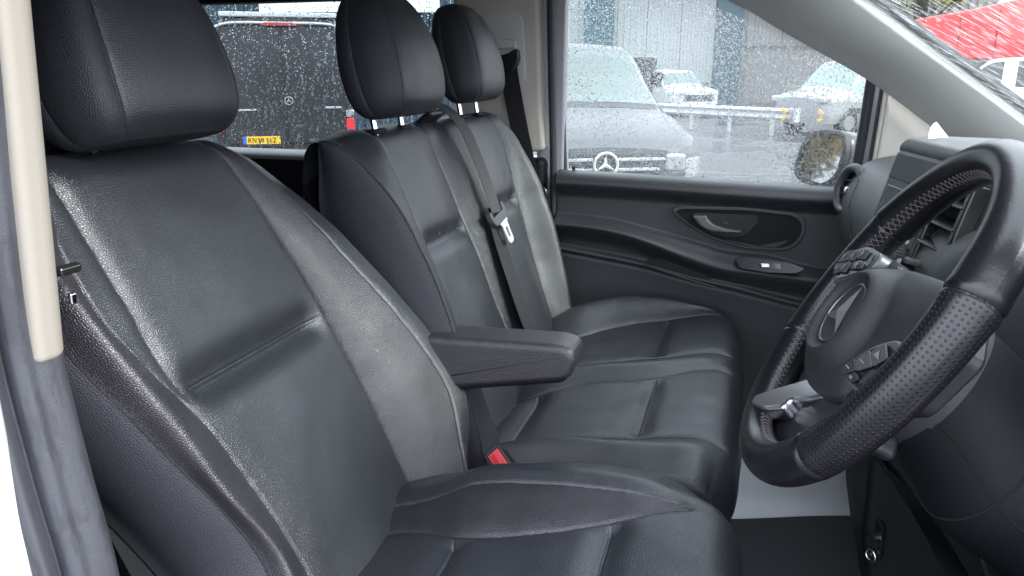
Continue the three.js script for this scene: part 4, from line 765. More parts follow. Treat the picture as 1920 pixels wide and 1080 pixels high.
  part('socket_surround', sq(extrude(shapeOf([[-0.014, 0.034], [0, 0.044], [0.014, 0.034], [0.016, -0.028], [0, -0.04], [-0.016, -0.028]], 0.01), 0.004, 0.002, 2), [0.262, 0.865, 0.112]), M.plasticGloss, sock);
  const c1 = new THREE.CylinderGeometry(0.011, 0.011, 0.016, 24); c1.rotateX(Math.PI / 2); part('socket_button', sq(c1, [0.258, 0.869, 0.120]), M.satin, sock);
  part('socket_ring', sq(new THREE.TorusGeometry(0.0095, 0.0025, 10, 24), [0.255, 0.840, 0.119]), M.chrome, sock);
  part('firewall', [boxAt(0.74, 0.80, 0.5, 1.36, -0.82, 0.84, 0.01), boxAt(0.62, 0.76, 0.5, 1.28, 0.785, 0.83, 0.01), boxAt(0.52, 0.76, 0.5, 1.28, -0.84, -0.80, 0.01)], M.plasticDark, dash);
  part('demister_strip', boxAt(0.62, 0.70, 1.418, 1.424, -0.6, 0.6, 0.002), M.plasticDark, dash);
}
// the driver's door stands open just beyond the right of the picture, black inside, and the pillar it hangs on
{
  const t = thing('driver_door', 'open driver door with black inner panel beside the steering wheel', 'car door', [0.78, 0.55, 0.95]);
  const ex = V(0.05, 0, 0.999), ez = V(0.999, 0, -0.05), put = (g) => onAxes(g, [0.78, 0, 0.93], ex.toArray(), [0, 1, 0], V().crossVectors(ex, V(0, 1, 0)).toArray());
  const core = extrude(shapeOf([[0, 0.45], [1.05, 0.45], [1.1, 0.8], [1.08, 1.33], [0, 1.30]], 0.05), 0.05, 0.012, 3); core.translate(0, 0, 0.03); part('door_shell', put(core), M.whitePaint, t);
  const inn = extrude(shapeOf([[0.02, 0.5], [1.0, 0.5], [1.05, 0.8], [1.04, 1.31], [0.02, 1.28]], 0.05), 0.03, 0.014, 3); inn.translate(0, 0, -0.02); part('inner_panel', put(inn), M.plasticDark, t);
  const fr = shapeOf([[0, 1.30], [1.08, 1.33], [1.06, 1.86], [0.72, 1.88], [0.12, 1.50]], 0.03); fr.holes.push(new THREE.Path(shapeOf([[0.12, 1.33], [1.03, 1.36], [1.01, 1.82], [0.73, 1.84], [0.18, 1.48]], 0.02).getPoints(6))); const fg = extrude(fr, 0.04, 0.004, 2); part('window_frame', put(fg), M.plasticDark, t);
  const p2 = thing('near_windscreen_pillar', 'pale pillar trim on the driver side of the windscreen', 'pillar', [0.4, 1.5, 0.78]);
  part('pillar_trim', grid(6, 30, (u, v) => { const x = mix(-0.05, 0.95, v), y = mix(1.90, 1.22, v); return [x + 0.05 * Math.sin(u * 3.14), y + 0.06 * (u - 0.5), mix(0.70, 0.84, u)]; }), M.beigeGrey, p2);
}
// a scrap of white paper stuck upright on the dash top
{
  const t = thing('paper_tag', 'small torn white paper tag standing on the dashboard top', 'tag', [0.36, 1.51, 0.02]);
  const s = new THREE.Shape(); s.moveTo(0, 0); s.quadraticCurveTo(-0.001, 0.028, 0.012, 0.032); s.lineTo(0.040, 0.002); s.closePath();
  const g = extrude(s, 0.0008, 0); g.rotateY(0.25); g.scale(0.85, 0.85, 1); g.translate(0.292, 1.4985, -0.085); part('sheet', g, M.paper, t);
}
// ---------------------------------------------------------------- floor coverings
{
  const p = grid(30, 20, (u, v) => [mix(-0.10, 0.62, u), 0.5575 + 0.004 * noise3(u * 5, v * 4, 1) + 0.004, mix(-0.79, -0.36 - 0.33 * (mix(-0.10, 0.62, u) - 0.02), v)]);
  const t = part('paper_floor_mat', p, M.paper, scene); tag(t, 'clean white paper mat on the floor in front of the passenger seat', 'floor mat');
  const mg = grid(40, 30, (u, v) => [mix(-0.12, 0.62, u), 0.5655 + 0.003 * noise3(u * 4, v * 4, 4), mix(-0.372 - 0.33 * (mix(-0.12, 0.62, u) - 0.02), 0.66, v)], (u, v, p2) => [p2[0], p2[2]]);
  const m = part('rubber_floor_mat', mg, std(lin(0.06, 0.064, 0.07), 0.42, { bumpMap: leatherBump, bumpScale: 0.0012, roughnessMap: plasticRough }), scene); tag(m, 'black grained rubber mat below the steering wheel', 'floor mat');
}
// ---------------------------------------------------------------- belts on the bench
{
  const t = thing('middle_seat_belt', 'black belt hanging over the bench backrest with bright metal tongue', 'seat belt', [-0.55, 1.2, -0.3]);
  const th = (20.5 * Math.PI) / 180, T = [-Math.sin(th), Math.cos(th)], N = [Math.cos(th), Math.sin(th)];
  const B = (z, tt, n) => [benchH[0] + T[0] * tt + N[0] * n, benchH[1] + T[1] * tt + N[1] * n, z];
  const upS = [B(-0.335, 0.70, -0.14), B(-0.33, 0.685, -0.06), B(-0.325, 0.655, -0.002), B(-0.318, 0.60, 0.032), B(-0.31, 0.52, 0.044), B(-0.30, 0.387, 0.048)];
  part('upper_webbing', ribbon(upS, 0.062, [0, 0.0, 1], 0.0014), M.webbing, t);
  part('lower_webbing', ribbon([B(-0.30, 0.40, 0.040), B(-0.292, 0.34, 0.036), B(-0.280, 0.24, 0.036), B(-0.268, 0.12, 0.040), B(-0.262, 0.0, 0.06)], 0.07, [0, 0, 1], 0.0014), M.webbingDark, t);
  const tg = thing2('tongue', t);
  const ex = [0, -0.16, 0.98], ey = [T[0], T[1], 0.15], on = (g, o) => onAxes(g, B(-0.300, 0.372, 0.050 + o), V(...ex).normalize().toArray(), V(...ey).addScaledVector(V(...ex).normalize(), -V(...ey).dot(V(...ex).normalize())).normalize().toArray(), V().crossVectors(V(...ex), V(...ey)).normalize().toArray());
  const hs = shapeOf([[-0.047, 0.026], [-0.036, 0.030], [-0.034, 0.012], [0.034, 0.012], [0.036, 0.030], [0.047, 0.026], [0.046, 0.006], [0.034, -0.010], [-0.034, -0.010], [-0.046, 0.006]], 0.006);
  part('tongue_holder', on(extrude(hs, 0.008, 0.003, 3), 0), M.greyPlastic, tg);
  const ls = shapeOf([[-0.0260, -0.008], [0.0260, -0.008], [0.0169, -0.016], [0.0156, -0.056], [0.0078, -0.062], [-0.0078, -0.062], [-0.0156, -0.056], [-0.0169, -0.016]], 0.004); ls.holes.push(new THREE.Path(shapeOf([[-0.0078, -0.022], [0.0078, -0.022], [0.0078, -0.048], [-0.0078, -0.048]], 0.001).getPoints(4)));
  part('latch_plate', on(extrude(ls, 0.002, 0.0006, 2), 0.006), std(lin(0.85), 0.35, { metalness: 0.55 }), tg);
  part('belt_escutcheon', [(() => { const g = rbox(0.05, 0.014, 0.085, 0.006); g.rotateZ(th + 0.3); g.translate(...B(-0.262, 0.632, -0.012)); return g; })()], M.plasticSmooth, t);
}
{
  const t = thing('belt_buckle', 'black belt buckle with pink-red release button between the seats', 'buckle', [-0.36, 0.95, 0.21]);
  const c = [-0.352, 0.962, 0.216], ez = V(-0.25, 0.62, 0.74).normalize(), ex = V(0.70, -0.42, 0.55).addScaledVector(ez, -V(0.70, -0.42, 0.55).dot(ez)).normalize(), ey = V().crossVectors(ez, ex);
  // the button faces the camera side of the gap; the body runs back and down from it
  const put = (g, dx, dy, dz) => { g.translate(dx, dy, dz); return onAxes(g, c, ex.toArray(), ey.toArray(), ez.toArray()); };
  part('housing', put(rbox(0.064, 0.032, 0.085, 0.006), 0, 0, -0.046), M.plasticDark, t);
  part('rim', put(extrude((() => { const s = shapeOf([[-0.032, -0.0155], [0.032, -0.0155], [0.032, 0.0155], [-0.032, 0.0155]], 0.003); s.holes.push(new THREE.Path(shapeOf([[-0.0295, -0.013], [0.0295, -0.013], [0.0295, 0.013], [-0.0295, 0.013]], 0.002).getPoints(4))); return s; })(), 0.003, 0.0006, 2), 0, 0, -0.004), M.greyPlastic, t);
  const b = part('release_button', put(rbox(0.057, 0.024, 0.008, 0.003), 0, 0, -0.004), M.redLight, t);
  part('button_groove', put(rbox(0.044, 0.007, 0.002, 0.001), 0.0, -0.003, 0.0), M.redPlastic, t);
  part('stalk', tube([[-0.38, 0.90, 0.19], [-0.40, 0.84, 0.2], [-0.42, 0.74, 0.22]], 0.018, { seg: 20, rad: 10 }), M.plasticDark, t);
}
// ---------------------------------------------------------------- steering wheel
{
  const al = (32 * Math.PI) / 180, c = [0.142, 1.365, 0.511], n = [-Math.cos(al), Math.sin(al), 0], a = [Math.sin(al), Math.cos(al), 0];
  const wheel = thing('steering_wheel', 'black leather steering wheel with perforated grips and star badge', 'steering wheel', c);
  const put = (g) => onAxes(g, c, [0, 0, 1], a, n);       // x to the driver's right, y to the top of the wheel, z out to the driver
  const R = 0.1838, r0 = 0.0212, D = Math.PI / 180;
  const joints = [-67 * D, 66 * D, 125 * D, 238 * D];
  const section = (th) => { let r = r0; for (const j of joints) for (const k of [-2, 0, 2]) { const d = (th - j - k * Math.PI) * R; r -= 0.0018 * gauss(d, 0.0016); r += 0.0007 * (gauss(d - 0.006, 0.006) + gauss(d + 0.006, 0.006)); } const w = Math.cos(th); r += 0.0016 * (gauss(th - 62 * D, 0.25) + gauss(th + 62 * D, 0.25)); return r; };
  const rim = (t0, t1, nseg) => grid(nseg, 40, (u, v) => {
    const th = mix(t0, t1, u), ph = v * Math.PI * 2, r = section(th), rr = R + r * Math.cos(ph) * (1 - 0.06 * Math.max(0, -Math.cos(ph)));
    return [rr * Math.sin(th), rr * Math.cos(th), r * 1.06 * Math.sin(ph)];
  }, (u, v) => [mix(t0, t1, u) * R, v * 0.132]);
  const tw = 360 * D, js = [-67 * D, 66 * D, 125 * D, 238 * D, 293 * D];
  part('rim_leather', put(rim(js[0], js[1], 160)), M.wheelLeather, wheel, { label: 'smooth leather over the top of the rim' });
  part('perforated_grip', put(rim(js[1], js[2], 90)), M.wheelGrip, wheel, { label: 'perforated grip on the near side' });
  part('rim_leather', put(rim(js[2], js[3], 140)), M.wheelLeather, wheel, { label: 'smooth leather round the bottom of the rim' });
  part('perforated_grip', put(rim(js[3], js[4], 90)), M.wheelGrip, wheel, { label: 'perforated grip on the far side' });
  // herringbone stitching round the inside of the rim
  const st = [], pitch = 0.0072 / (R - r0);
  const ip = (th, ph) => { const r = section(th) + 0.0003, rr = R + r * Math.cos(ph) * (1 - 0.06 * Math.max(0, -Math.cos(ph))); return [rr * Math.sin(th), rr * Math.cos(th), r * 1.06 * Math.sin(ph)]; };
  const pa = Math.PI - 0.55, pb = Math.PI - 0.02, pm = (pa + pb) / 2;
  for (let th = -160 * D; th < 200 * D; th += pitch) {
    st.push(rod(ip(th, pa), ip(th + pitch * 0.5, pm), 0.0005, 5), rod(ip(th + pitch * 0.5, pm), ip(th, pb), 0.0005, 5), rod(ip(th, pa), ip(th - pitch * 0.5, pm - 0.0), 0.0005, 5), rod(ip(th - pitch * 0.5, pm), ip(th, pb), 0.0005, 5));
  }
  part('stitching', put(merge(st)), M.thread, wheel, { kind: 'stuff' });
  part('inner_seam', put(new THREE.TorusGeometry(R - r0 + 0.0001, 0.0007, 6, 160)), M.seamThread, wheel);

  // hub, set a little askew to the rim
  const O = [0.1276, 1.374, 0.511], hn = [-0.846, 0.5286, 0.0698], ha = [0.5299, 0.848, 0], hb = [0.0592, -0.037, 0.9976];
  let hubTilt = 0;
  const hub = (g) => { if (hubTilt) { g.translate(-0.127, 0.018, 0.004); g.applyQuaternion(new THREE.Quaternion().setFromAxisAngle(V(0.62, 0.78, 0).normalize(), -hubTilt * -1)); g.translate(0.127, -0.018, 0.002); } return onAxes(g, O, hb, ha, hn); };
  // airbag cover: an outline in polar form, domed, with a round central boss
  const outline = [[-0.076, -0.093], [-0.111, -0.076], [-0.133, -0.028], [-0.107, 0.017], [-0.039, 0.047], [0.039, 0.065], [0.108, 0.072], [0.131, 0.058], [0.125, 0.035], [0.098, -0.003], [0.086, -0.043], [0.078, -0.072], [0.032, -0.094], [-0.022, -0.104]];
  const oc = new THREE.CatmullRomCurve3(outline.map(([x, y]) => V(x, y, 0)), true, 'centripetal');
  const ctr = [-0.008, -0.018];
  const coverG = grid(140, 60, (u, v) => {
    const p = oc.getPointAt(u % 1), k = Math.sqrt(v), x = mix(ctr[0], p.x, v), y = mix(ctr[1], p.y, v), d = Math.hypot(x - ctr[0], (y - ctr[1]) * 1.05);
    let z = -0.024 + 0.020 * (1 - v ** 5) ** 0.6;
    z += 0.016 * (1 - smooth(0.048, 0.074, d));         // the boss
    z -= 0.0085 * smooth(0.050, 0.040, d);                // the sunken ring round the badge
    return [x, y, z];
  }, (u, v, p) => [p[0], p[1]]);
  part('airbag_cover', hub(coverG), M.hubPlastic, wheel);
  const skirt = grid(140, 6, (u, v) => { const p = oc.getPointAt(u % 1), k = 1 + 0.0 * v; return [mix(p.x, ctr[0] + (p.x - ctr[0]) * 0.96, v), mix(p.y, ctr[1] + (p.y - ctr[1]) * 0.96, v), -0.024 - 0.03 * v]; });
  part('cover_side', hub(skirt), M.plasticDark, wheel);
  // badge: bright ring and three tapering arms on a dark disc
  const badge = thing2('badge', wheel), bo = (g) => { g.translate(ctr[0], ctr[1], 0.0042); return hub(g); };
  const disc = new THREE.CircleGeometry(0.036, 48); part('badge_disc', bo(disc), M.hubPlastic, badge);
  part('badge_ring', bo(new THREE.TorusGeometry(0.035, 0.0017, 12, 64)), M.badgeRing, badge);
  part('badge_star', bo(starGeometry(0.034, 0.0095, 0.0065)), M.star, badge);
  // switch pads on both spokes
  const pad = (pts, zc, name, label) => { const s = thing2(name, wheel); s.userData.label = label; const body = extrude(shapeOf(pts, 0.012), 0.030, 0.004, 4); body.translate(0, 0, zc - 0.034); part('pad_frame', hub(body), M.padFrame, s); const inr = pts.map(([x, y]) => { const cx = pts.reduce((q, p) => q + p[0], 0) / pts.length, cy = pts.reduce((q, p) => q + p[1], 0) / pts.length; return [cx + (x - cx) * 0.84, cy + (y - cy) * 0.80]; }); const well = extrude(shapeOf(inr, 0.008), 0.001, 0.0004, 1); well.translate(0, 0, zc - 0.0004); part('pad_well', hub(well), M.plasticGloss, s); return { s, inr }; };
  const key = (parent, pts0, z, mark, mat = M.plastic) => { const kx = pts0.reduce((q, p) => q + p[0], 0) / pts0.length, ky = pts0.reduce((q, p) => q + p[1], 0) / pts0.length, pts = pts0.map(([x, y]) => [kx + (x - kx) * 1.14, ky + (y - ky) * 1.14]); const g = extrude(shapeOf(pts, 0.003), 0.0004, 0.0009, 2); g.translate(0, 0, z); const b = part('button', hub(g), mat, parent); const cx = pts.reduce((q, p) => q + p[0], 0) / pts.length, cy = pts.reduce((q, p) => q + p[1], 0) / pts.length; if (mark) { const m = mark(); m.translate(cx, cy, z + 0.0024); m.scale(1, 1, 1); part('button_mark', hub(m), M.mark, parent); } };
  const tri = (ang) => () => { const g = extrude(shapeOf([[-0.0042, -0.0028], [0.0042, -0.0028], [0, 0.0042]]), 0.0003, 0); g.rotateZ(ang); return g; };
  const ret = () => merge([rbox(0.008, 0.0014, 0.0006, 0.0002, 1), (() => { const q = rbox(0.0014, 0.006, 0.0006, 0.0002, 1); q.translate(0.0035, 0.003, 0); return q; })(), (() => { const q = extrude(shapeOf([[-0.003, -0.003], [-0.003, 0.003], [-0.0065, 0]]), 0.0004, 0); return q; })()]);
  const okMark = () => merge([new THREE.TorusGeometry(0.0026, 0.0006, 6, 16).translate(-0.003, 0, 0), (() => { const q = rbox(0.0012, 0.0062, 0.0006, 0.0002, 1); q.translate(0.0012, 0, 0); return q; })(), (() => { const q = rbox(0.0012, 0.0045, 0.0006, 0.0002, 1); q.rotateZ(0.8); q.translate(0.0034, -0.0014, 0); return q; })(), (() => { const q = rbox(0.0012, 0.0045, 0.0006, 0.0002, 1); q.rotateZ(-0.8); q.translate(0.0034, 0.0014, 0); return q; })()]);
  const far = pad([[-0.118, -0.016], [-0.150, 0.001], [-0.153, 0.021], [-0.111, 0.043], [-0.056, 0.049], [-0.05, 0.03], [-0.09, 0.0]], -0.002, 'switch_pad', 'switch pad on the far spoke');
  key(far.s, [[-0.146, 0.005], [-0.145, 0.020], [-0.130, 0.027], [-0.128, 0.012]], 0.0, tri(Math.PI / 2));
  key(far.s, [[-0.122, 0.016], [-0.121, 0.029], [-0.106, 0.033], [-0.104, 0.021]], 0.0005, tri(0));
  key(far.s, [[-0.119, 0.000], [-0.121, 0.012], [-0.104, 0.018], [-0.099, 0.006]], 0.0005, tri(Math.PI));
  key(far.s, [[-0.101, 0.026], [-0.102, 0.037], [-0.082, 0.042], [-0.080, 0.031]], 0.0, tri(-Math.PI / 2));
  key(far.s, [[-0.092, 0.013], [-0.098, 0.022], [-0.072, 0.028], [-0.066, 0.023]], 0.0, okMark);
  key(far.s, [[-0.128, -0.007], [-0.145, 0.002], [-0.128, 0.009], [-0.118, -0.001]], 0.0, ret);
  hubTilt = 0.42;
  const near = pad([[0.1064, -0.0507], [0.0952, -0.0352], [0.1175, -0.0025], [0.1399, 0.0164], [0.1562, 0.0095], [0.1545, -0.0232], [0.1382, -0.0472]], -0.003, 'switch_pad', 'switch pad on the near spoke');
  key(near.s, [[0.1055, -0.0421], [0.1012, -0.0352], [0.1098, -0.0240], [0.1175, -0.0309]], 0.0, () => rbox(0.006, 0.0016, 0.0006, 0.0002, 1));
  key(near.s, [[0.1210, -0.0412], [0.1081, -0.0429], [0.1193, -0.0318], [0.1270, -0.0343]], 0.0, () => rbox(0.004, 0.003, 0.0006, 0.0002, 1));
  key(near.s, [[0.1201, -0.0292], [0.1132, -0.0214], [0.1227, -0.0077], [0.1339, -0.0163]], 0.0005, () => rbox(0.007, 0.0016, 0.0006, 0.0002, 1), M.greyPlastic);
  key(near.s, [[0.1356, -0.0146], [0.1253, -0.0060], [0.1356, 0.0069], [0.1451, -0.0008]], 0.0, tri(0), M.greyPlastic);
  key(near.s, [[0.1390, -0.0335], [0.1296, -0.0352], [0.1365, -0.0180], [0.1468, -0.0163]], 0.0, null);
  hubTilt = 0;
  // spokes under the cover: two to the sides, a forked one below with bright trim
  const spoke = (pts, z, d, mat, name, bev = 0.004) => { const g = extrude(shapeOf(pts, 0.01), d, bev, 4); g.translate(0, 0, z); return part(name, hub(g), mat, wheel); };
  spoke([[-0.172, -0.01], [-0.172, 0.03], [-0.09, 0.048], [-0.03, 0.05], [-0.03, -0.03], [-0.1, -0.03]], -0.042, 0.022, M.plasticSmooth, 'spoke');
  spoke([[0.165, -0.02], [0.168, 0.04], [0.12, 0.07], [0.03, 0.06], [0.03, -0.06], [0.09, -0.07]], -0.046, 0.022, M.plasticSmooth, 'spoke');
  const trimG = extrude(shapeOf([[-0.062, -0.19], [-0.076, -0.181], [-0.062, -0.150], [-0.03, -0.09], [0.034, -0.085], [0.018, -0.11], [-0.008, -0.134], [0.002, -0.145], [-0.022, -0.172]], 0.01), 0.010, 0.005, 4); trimG.translate(0.012, 0.125, -0.006); trimG.scale(0.84, 0.84, 1); trimG.rotateX(-0.34); trimG.translate(-0.002, -0.121, -0.022); part('spoke_trim', hub(trimG), M.spokeTrim, wheel);
  spoke([[-0.066, -0.196], [-0.084, -0.184], [-0.05, -0.10], [0.06, -0.06], [0.085, -0.075], [0.062, -0.13], [0.03, -0.165], [-0.02, -0.195]], -0.040, 0.010, M.plasticSmooth, 'spoke');
  // column shroud, stalks and tilt lever
  const col = thing('steering_column', 'dark plastic steering column shroud with stalks behind the wheel', 'steering column', [0.3, 1.27, 0.51]);
  const dir = V(...n).negate(), A = V(...a), Z = V(0, 0, 1), base = V(...c);
  const shroud = (d0, d1, f) => grid(60, 40, (u, v) => { const th = u * Math.PI * 2, d = mix(d0, d1, v), [ra, rb, off] = f(d); return base.clone().addScaledVector(dir, d).addScaledVector(A, off + ra * Math.cos(th)).addScaledVector(Z, rb * Math.sin(th)).toArray(); }, (u, v) => [u * 0.5, v * (d1 - d0)]);
  part('column_collar', shroud(0.035, 0.085, (d) => { const k = smooth(0.035, 0.05, d); return [0.080 * mix(0.8, 1, k), 0.086 * mix(0.8, 1, k), -0.02]; }), M.plastic, col);
  part('column_shroud', shroud(0.082, 0.30, (d) => { const k = smooth(0.08, 0.2, d); return [mix(0.075, 0.088, k), mix(0.085, 0.105, k), -0.024 - 0.03 * k]; }), M.plasticDark, col);
  const around = (d, f, a0, a1, r) => { const pts = []; for (let i = 0; i <= 40; i++) { const th = mix(a0, a1, i / 40), [ra, rb, off] = f(d); pts.push(base.clone().addScaledVector(dir, d).addScaledVector(A, off + (ra + 0.0005) * Math.cos(th)).addScaledVector(Z, (rb + 0.0005) * Math.sin(th))); } return tube(pts, r, { seg: 80, rad: 6 }); };
  const fs = (d) => { const k = smooth(0.08, 0.2, d); return [mix(0.075, 0.088, k), mix(0.085, 0.105, k), -0.024 - 0.03 * k]; };
  part('shroud_seam', [around(0.165, fs, 0, Math.PI * 2, 0.0012), tube(Array.from({ length: 20 }, (_, i) => { const d = mix(0.085, 0.29, i / 19), [ra, rb, off] = fs(d); return base.clone().addScaledVector(dir, d).addScaledVector(A, off + (ra + 0.0005) * Math.cos(1.75)).addScaledVector(Z, (rb + 0.0005) * Math.sin(1.75)); }), 0.0012, { seg: 50, rad: 6 })], M.gap, col);
  const stalkG = extrude(shapeOf([[0.0, -0.010], [0.02, -0.018], [0.13, -0.012], [0.142, 0.0], [0.13, 0.012], [0.03, 0.014]], 0.008), 0.012, 0.005, 4);
  onAxes(stalkG, base.clone().addScaledVector(dir, 0.042).addScaledVector(A, -0.075).addScaledVector(Z, -0.02).toArray(), V(0.10, -0.1, 1).normalize().toArray(), V(0.45, 0.86, 0.05).normalize().toArray(), V().crossVectors(V(0.10, -0.1, 1).normalize(), V(0.45, 0.86, 0.05).normalize()).toArray());
  part('shift_paddle', stalkG, M.plasticSmooth, col);
  part('wiper_stalk', [rod(base.clone().addScaledVector(dir, 0.06).addScaledVector(A, 0.01).addScaledVector(Z, -0.08).toArray(), base.clone().addScaledVector(dir, 0.075).addScaledVector(A, 0.03).addScaledVector(Z, -0.20).toArray(), 0.008, 14)], M.plasticGloss, col);
  part('yellow_mark', rodBox([0.206, 1.212, 0.43], 0.008, 0.006, 0.006), std(lin(0.65, 0.42, 0.15), 0.5), col);
  part('tilt_lever', [rod([0.276, 1.125, 0.37], [0.312, 1.075, 0.372], 0.010, 16), rod([0.266, 1.142, 0.369], [0.287, 1.108, 0.371], 0.0145, 16)], M.plasticGloss, col);
  part('lever_cable', [tube([[0.30, 1.09, 0.37], [0.33, 1.01, 0.37], [0.38, 0.90, 0.38]], 0.0035, { seg: 30, rad: 6 })], M.plastic, col);
}
// a three-pointed star of pyramidal arms, in the x-y plane
function starGeometry(R, w, h) {
  const pos = [], ctr = [0, 0, h];
  for (let i = 0; i < 3; i++) { const t = Math.PI / 2 + (i * Math.PI * 2) / 3, tip = [R * Math.cos(t), R * Math.sin(t), h * 0.35], l = t + Math.PI / 3, k = t - Math.PI / 3, a = [w * Math.cos(l), w * Math.sin(l), 0.0005], b = [w * Math.cos(k), w * Math.sin(k), 0.0005]; pos.push(...ctr, ...tip, ...a, ...ctr, ...b, ...tip, ...a, ...tip, ...b); }
  const g = new THREE.BufferGeometry(); g.setAttribute('position', new THREE.BufferAttribute(new Float32Array(pos), 3)); g.setAttribute('uv', new THREE.BufferAttribute(new Float32Array((pos.length / 3) * 2), 2)); g.computeVertexNormals(); return g;
}
// ---------------------------------------------------------------- the wet yard outside
{
  const wetRough = dataTexture(512, 512, (u, v) => { const n = 0.55 * tileNoise(u * 7, v * 7, 7, 31) + 0.3 * tileNoise(u * 19, v * 19, 19, 32) + 0.15 * tileNoise(u * 60, v * 60, 60, 33); return 0.12 + 0.62 * smooth(0.38, 0.62, n); }, { metres: [9, 9] });
  const asphaltTint = dataTexture(512, 512, (u, v) => { const n = 0.5 * tileNoise(u * 9, v * 9, 9, 41) + 0.3 * tileNoise(u * 33, v * 33, 33, 42) + 0.2 * tileNoise(u * 120, v * 120, 120, 43); const k = 0.20 + 0.13 * n; return [k, k * 1.0, k * 1.02]; }, { srgb: true, metres: [11, 11] });
  const grit = dataTexture(512, 512, (u, v) => 0.6 * tileNoise(u * 128, v * 128, 128, 51) + 0.4 * tileNoise(u * 16, v * 16, 16, 52), { metres: [1.7, 1.7] });
  const g = grid(40, 40, (u, v) => [mix(-160, 160, u), 0, mix(160, -160, v)], (u, v, p) => [p[0], p[2]]);
  structure('yard_asphalt', g, phys(lin(1.0), 1, { map: asphaltTint, roughnessMap: wetRough, bumpMap: grit, bumpScale: 0.006, clearcoat: 0.35, clearcoatRoughness: 0.25 }));
}
// ---------------------------------------------------------------- buildings
const E = {
  cladWhite: std(lin(0.38, 0.41, 0.41), 0.5), cladBlue: std(lin(0.04, 0.095, 0.125), 0.45), cladGrey: std(lin(0.24, 0.24, 0.235), 0.6), cladNavy: std(lin(0.022, 0.048, 0.07), 0.45),
  sign: std(lin(0.6, 0.65, 0.64), 0.5), dark: std(lin(0.02), 0.5), darkGlass: phys(lin(0.015, 0.02, 0.022), 0.06, { clearcoat: 1, clearcoatRoughness: 0.02 }),
  tyre: std(lin(0.015), 0.8), alloy: std(lin(0.45), 0.3, { metalness: 0.8 }), galv: std(lin(0.45, 0.46, 0.47), 0.35, { metalness: 0.55 }),
};
function facade(t, A, B, y0, y1, mat, pitch, deep, name = 'cladding_panel') {   // ribbed sheet panels between two ground points
  const a = V(A[0], 0, A[1]), b = V(B[0], 0, B[1]), len = a.distanceTo(b), ex = b.clone().sub(a).normalize(), ez = V().crossVectors(ex, V(0, 1, 0));
  const n = Math.max(1, Math.round(len / pitch));
  for (let i = 0; i < n; i++) {
    const w = len / n - 0.03, s = new THREE.Shape(), ribs = 5; s.moveTo(0, 0);
    for (let k = 0; k < ribs; k++) { const x = (k / ribs) * w, d = w / ribs; s.lineTo(x, 0); s.lineTo(x + d * 0.5, 0); s.lineTo(x + d * 0.6, deep); s.lineTo(x + d * 0.9, deep); s.lineTo(x + d, 0); }
    s.lineTo(w, -0.08); s.lineTo(0, -0.08); s.closePath();
    const g = new THREE.ExtrudeGeometry(s, { depth: y1 - y0, bevelEnabled: false });
    onAxes(g, a.clone().addScaledVector(ex, i * (len / n) + 0.015).setY(y1).toArray(), ex.toArray(), ez.toArray(), [0, -1, 0]);
    part(name, g, mat, t);
  }
}
{
  // pale warehouse far across the yard, blue pilasters, a grey bay to the right
  const t = thing('warehouse', 'pale corrugated warehouse with blue pilasters across the wet yard', 'warehouse', [-2, 0, -47]);
  facade(t, [-22, -43.0], [-9.3, -45.0], 0, 9, E.cladWhite, 2.2, 0.06);
  facade(t, [-7.7, -45.2], [-1.95, -46.0], 0.0, 9, E.cladWhite, 2.0, 0.06);
  facade(t, [-0.5, -46.6], [13, -49], 3.2, 9, E.cladGrey, 2.4, 0.06);
  facade(t, [-0.5, -46.8], [13, -49.2], 0, 3.2, std(lin(0.22, 0.225, 0.22), 0.7), 3, 0.03, 'shutter');
  const pil = (x0, z0, x1, z1) => { const g = rbox(Math.hypot(x1 - x0, z1 - z0), 9, 0.5, 0.03); g.rotateY(Math.atan2(-(z1 - z0), x1 - x0)); g.translate((x0 + x1) / 2, 4.5, (z0 + z1) / 2); part('pilaster', g, E.cladBlue, t); };
  pil(-9.35, -44.7, -7.65, -44.95); pil(-1.95, -45.9, -0.5, -46.3);
  part('wall_core', boxAt(-22, 13, 0, 9, -51, -49.6, 0.05), E.cladGrey, t); part('wall_core', boxAt(-22, -0.6, 0, 9, -49, -46.7, 0.05), E.cladGrey, t);
  part('eaves', boxAt(-22, 13, 9, 9.4, -50, -42.5, 0.05), E.cladGrey, t);
}
{
  // dark blue unit on the left with the dealer's sign
  const t = thing('blue_building', 'dark blue clad building behind the black van', 'building', [-12, 0, -18]);
  facade(t, [-27, -13.2], [-6.9, -19.95], 0, 6, E.cladNavy, 1.2, 0.05);
  const s = thing('dealer_sign', 'white dealership sign with blue lettering on the dark blue building', 'sign', [-10.3, 3.7, -17.75]);
  const A = V(-12.45, 0, -17.12), B = V(-7.9, 0, -18.5), ex = B.clone().sub(A).normalize(), ez = V().crossVectors(ex, V(0, 1, 0));
  const place = (g, x, y, z) => { g.translate(x, y, z); return onAxes(g, A.toArray(), ex.toArray(), [0, 1, 0], ez.toArray()); };
  const board = rbox(4.75, 1.25, 0.08, 0.02); part('board', place(board, 2.37, 3.80, 0), E.sign, s);
  const c = document.createElement('canvas'); c.width = 1024; c.height = 270; const x = c.getContext('2d');
  x.fillStyle = '#dfe8e6'; x.fillRect(0, 0, 1024, 270); x.fillStyle = '#3f7fb4'; x.font = 'bold 80px sans-serif'; x.fillText('Commercials', 294, 216);
  const tx = new THREE.CanvasTexture(c); tx.colorSpace = THREE.SRGBColorSpace;
  const f = new THREE.PlaneGeometry(4.71, 1.21); part('lettering', place(f, 2.37, 3.80, 0.044), std(0xffffff, 0.5, { map: tx }), s);
}
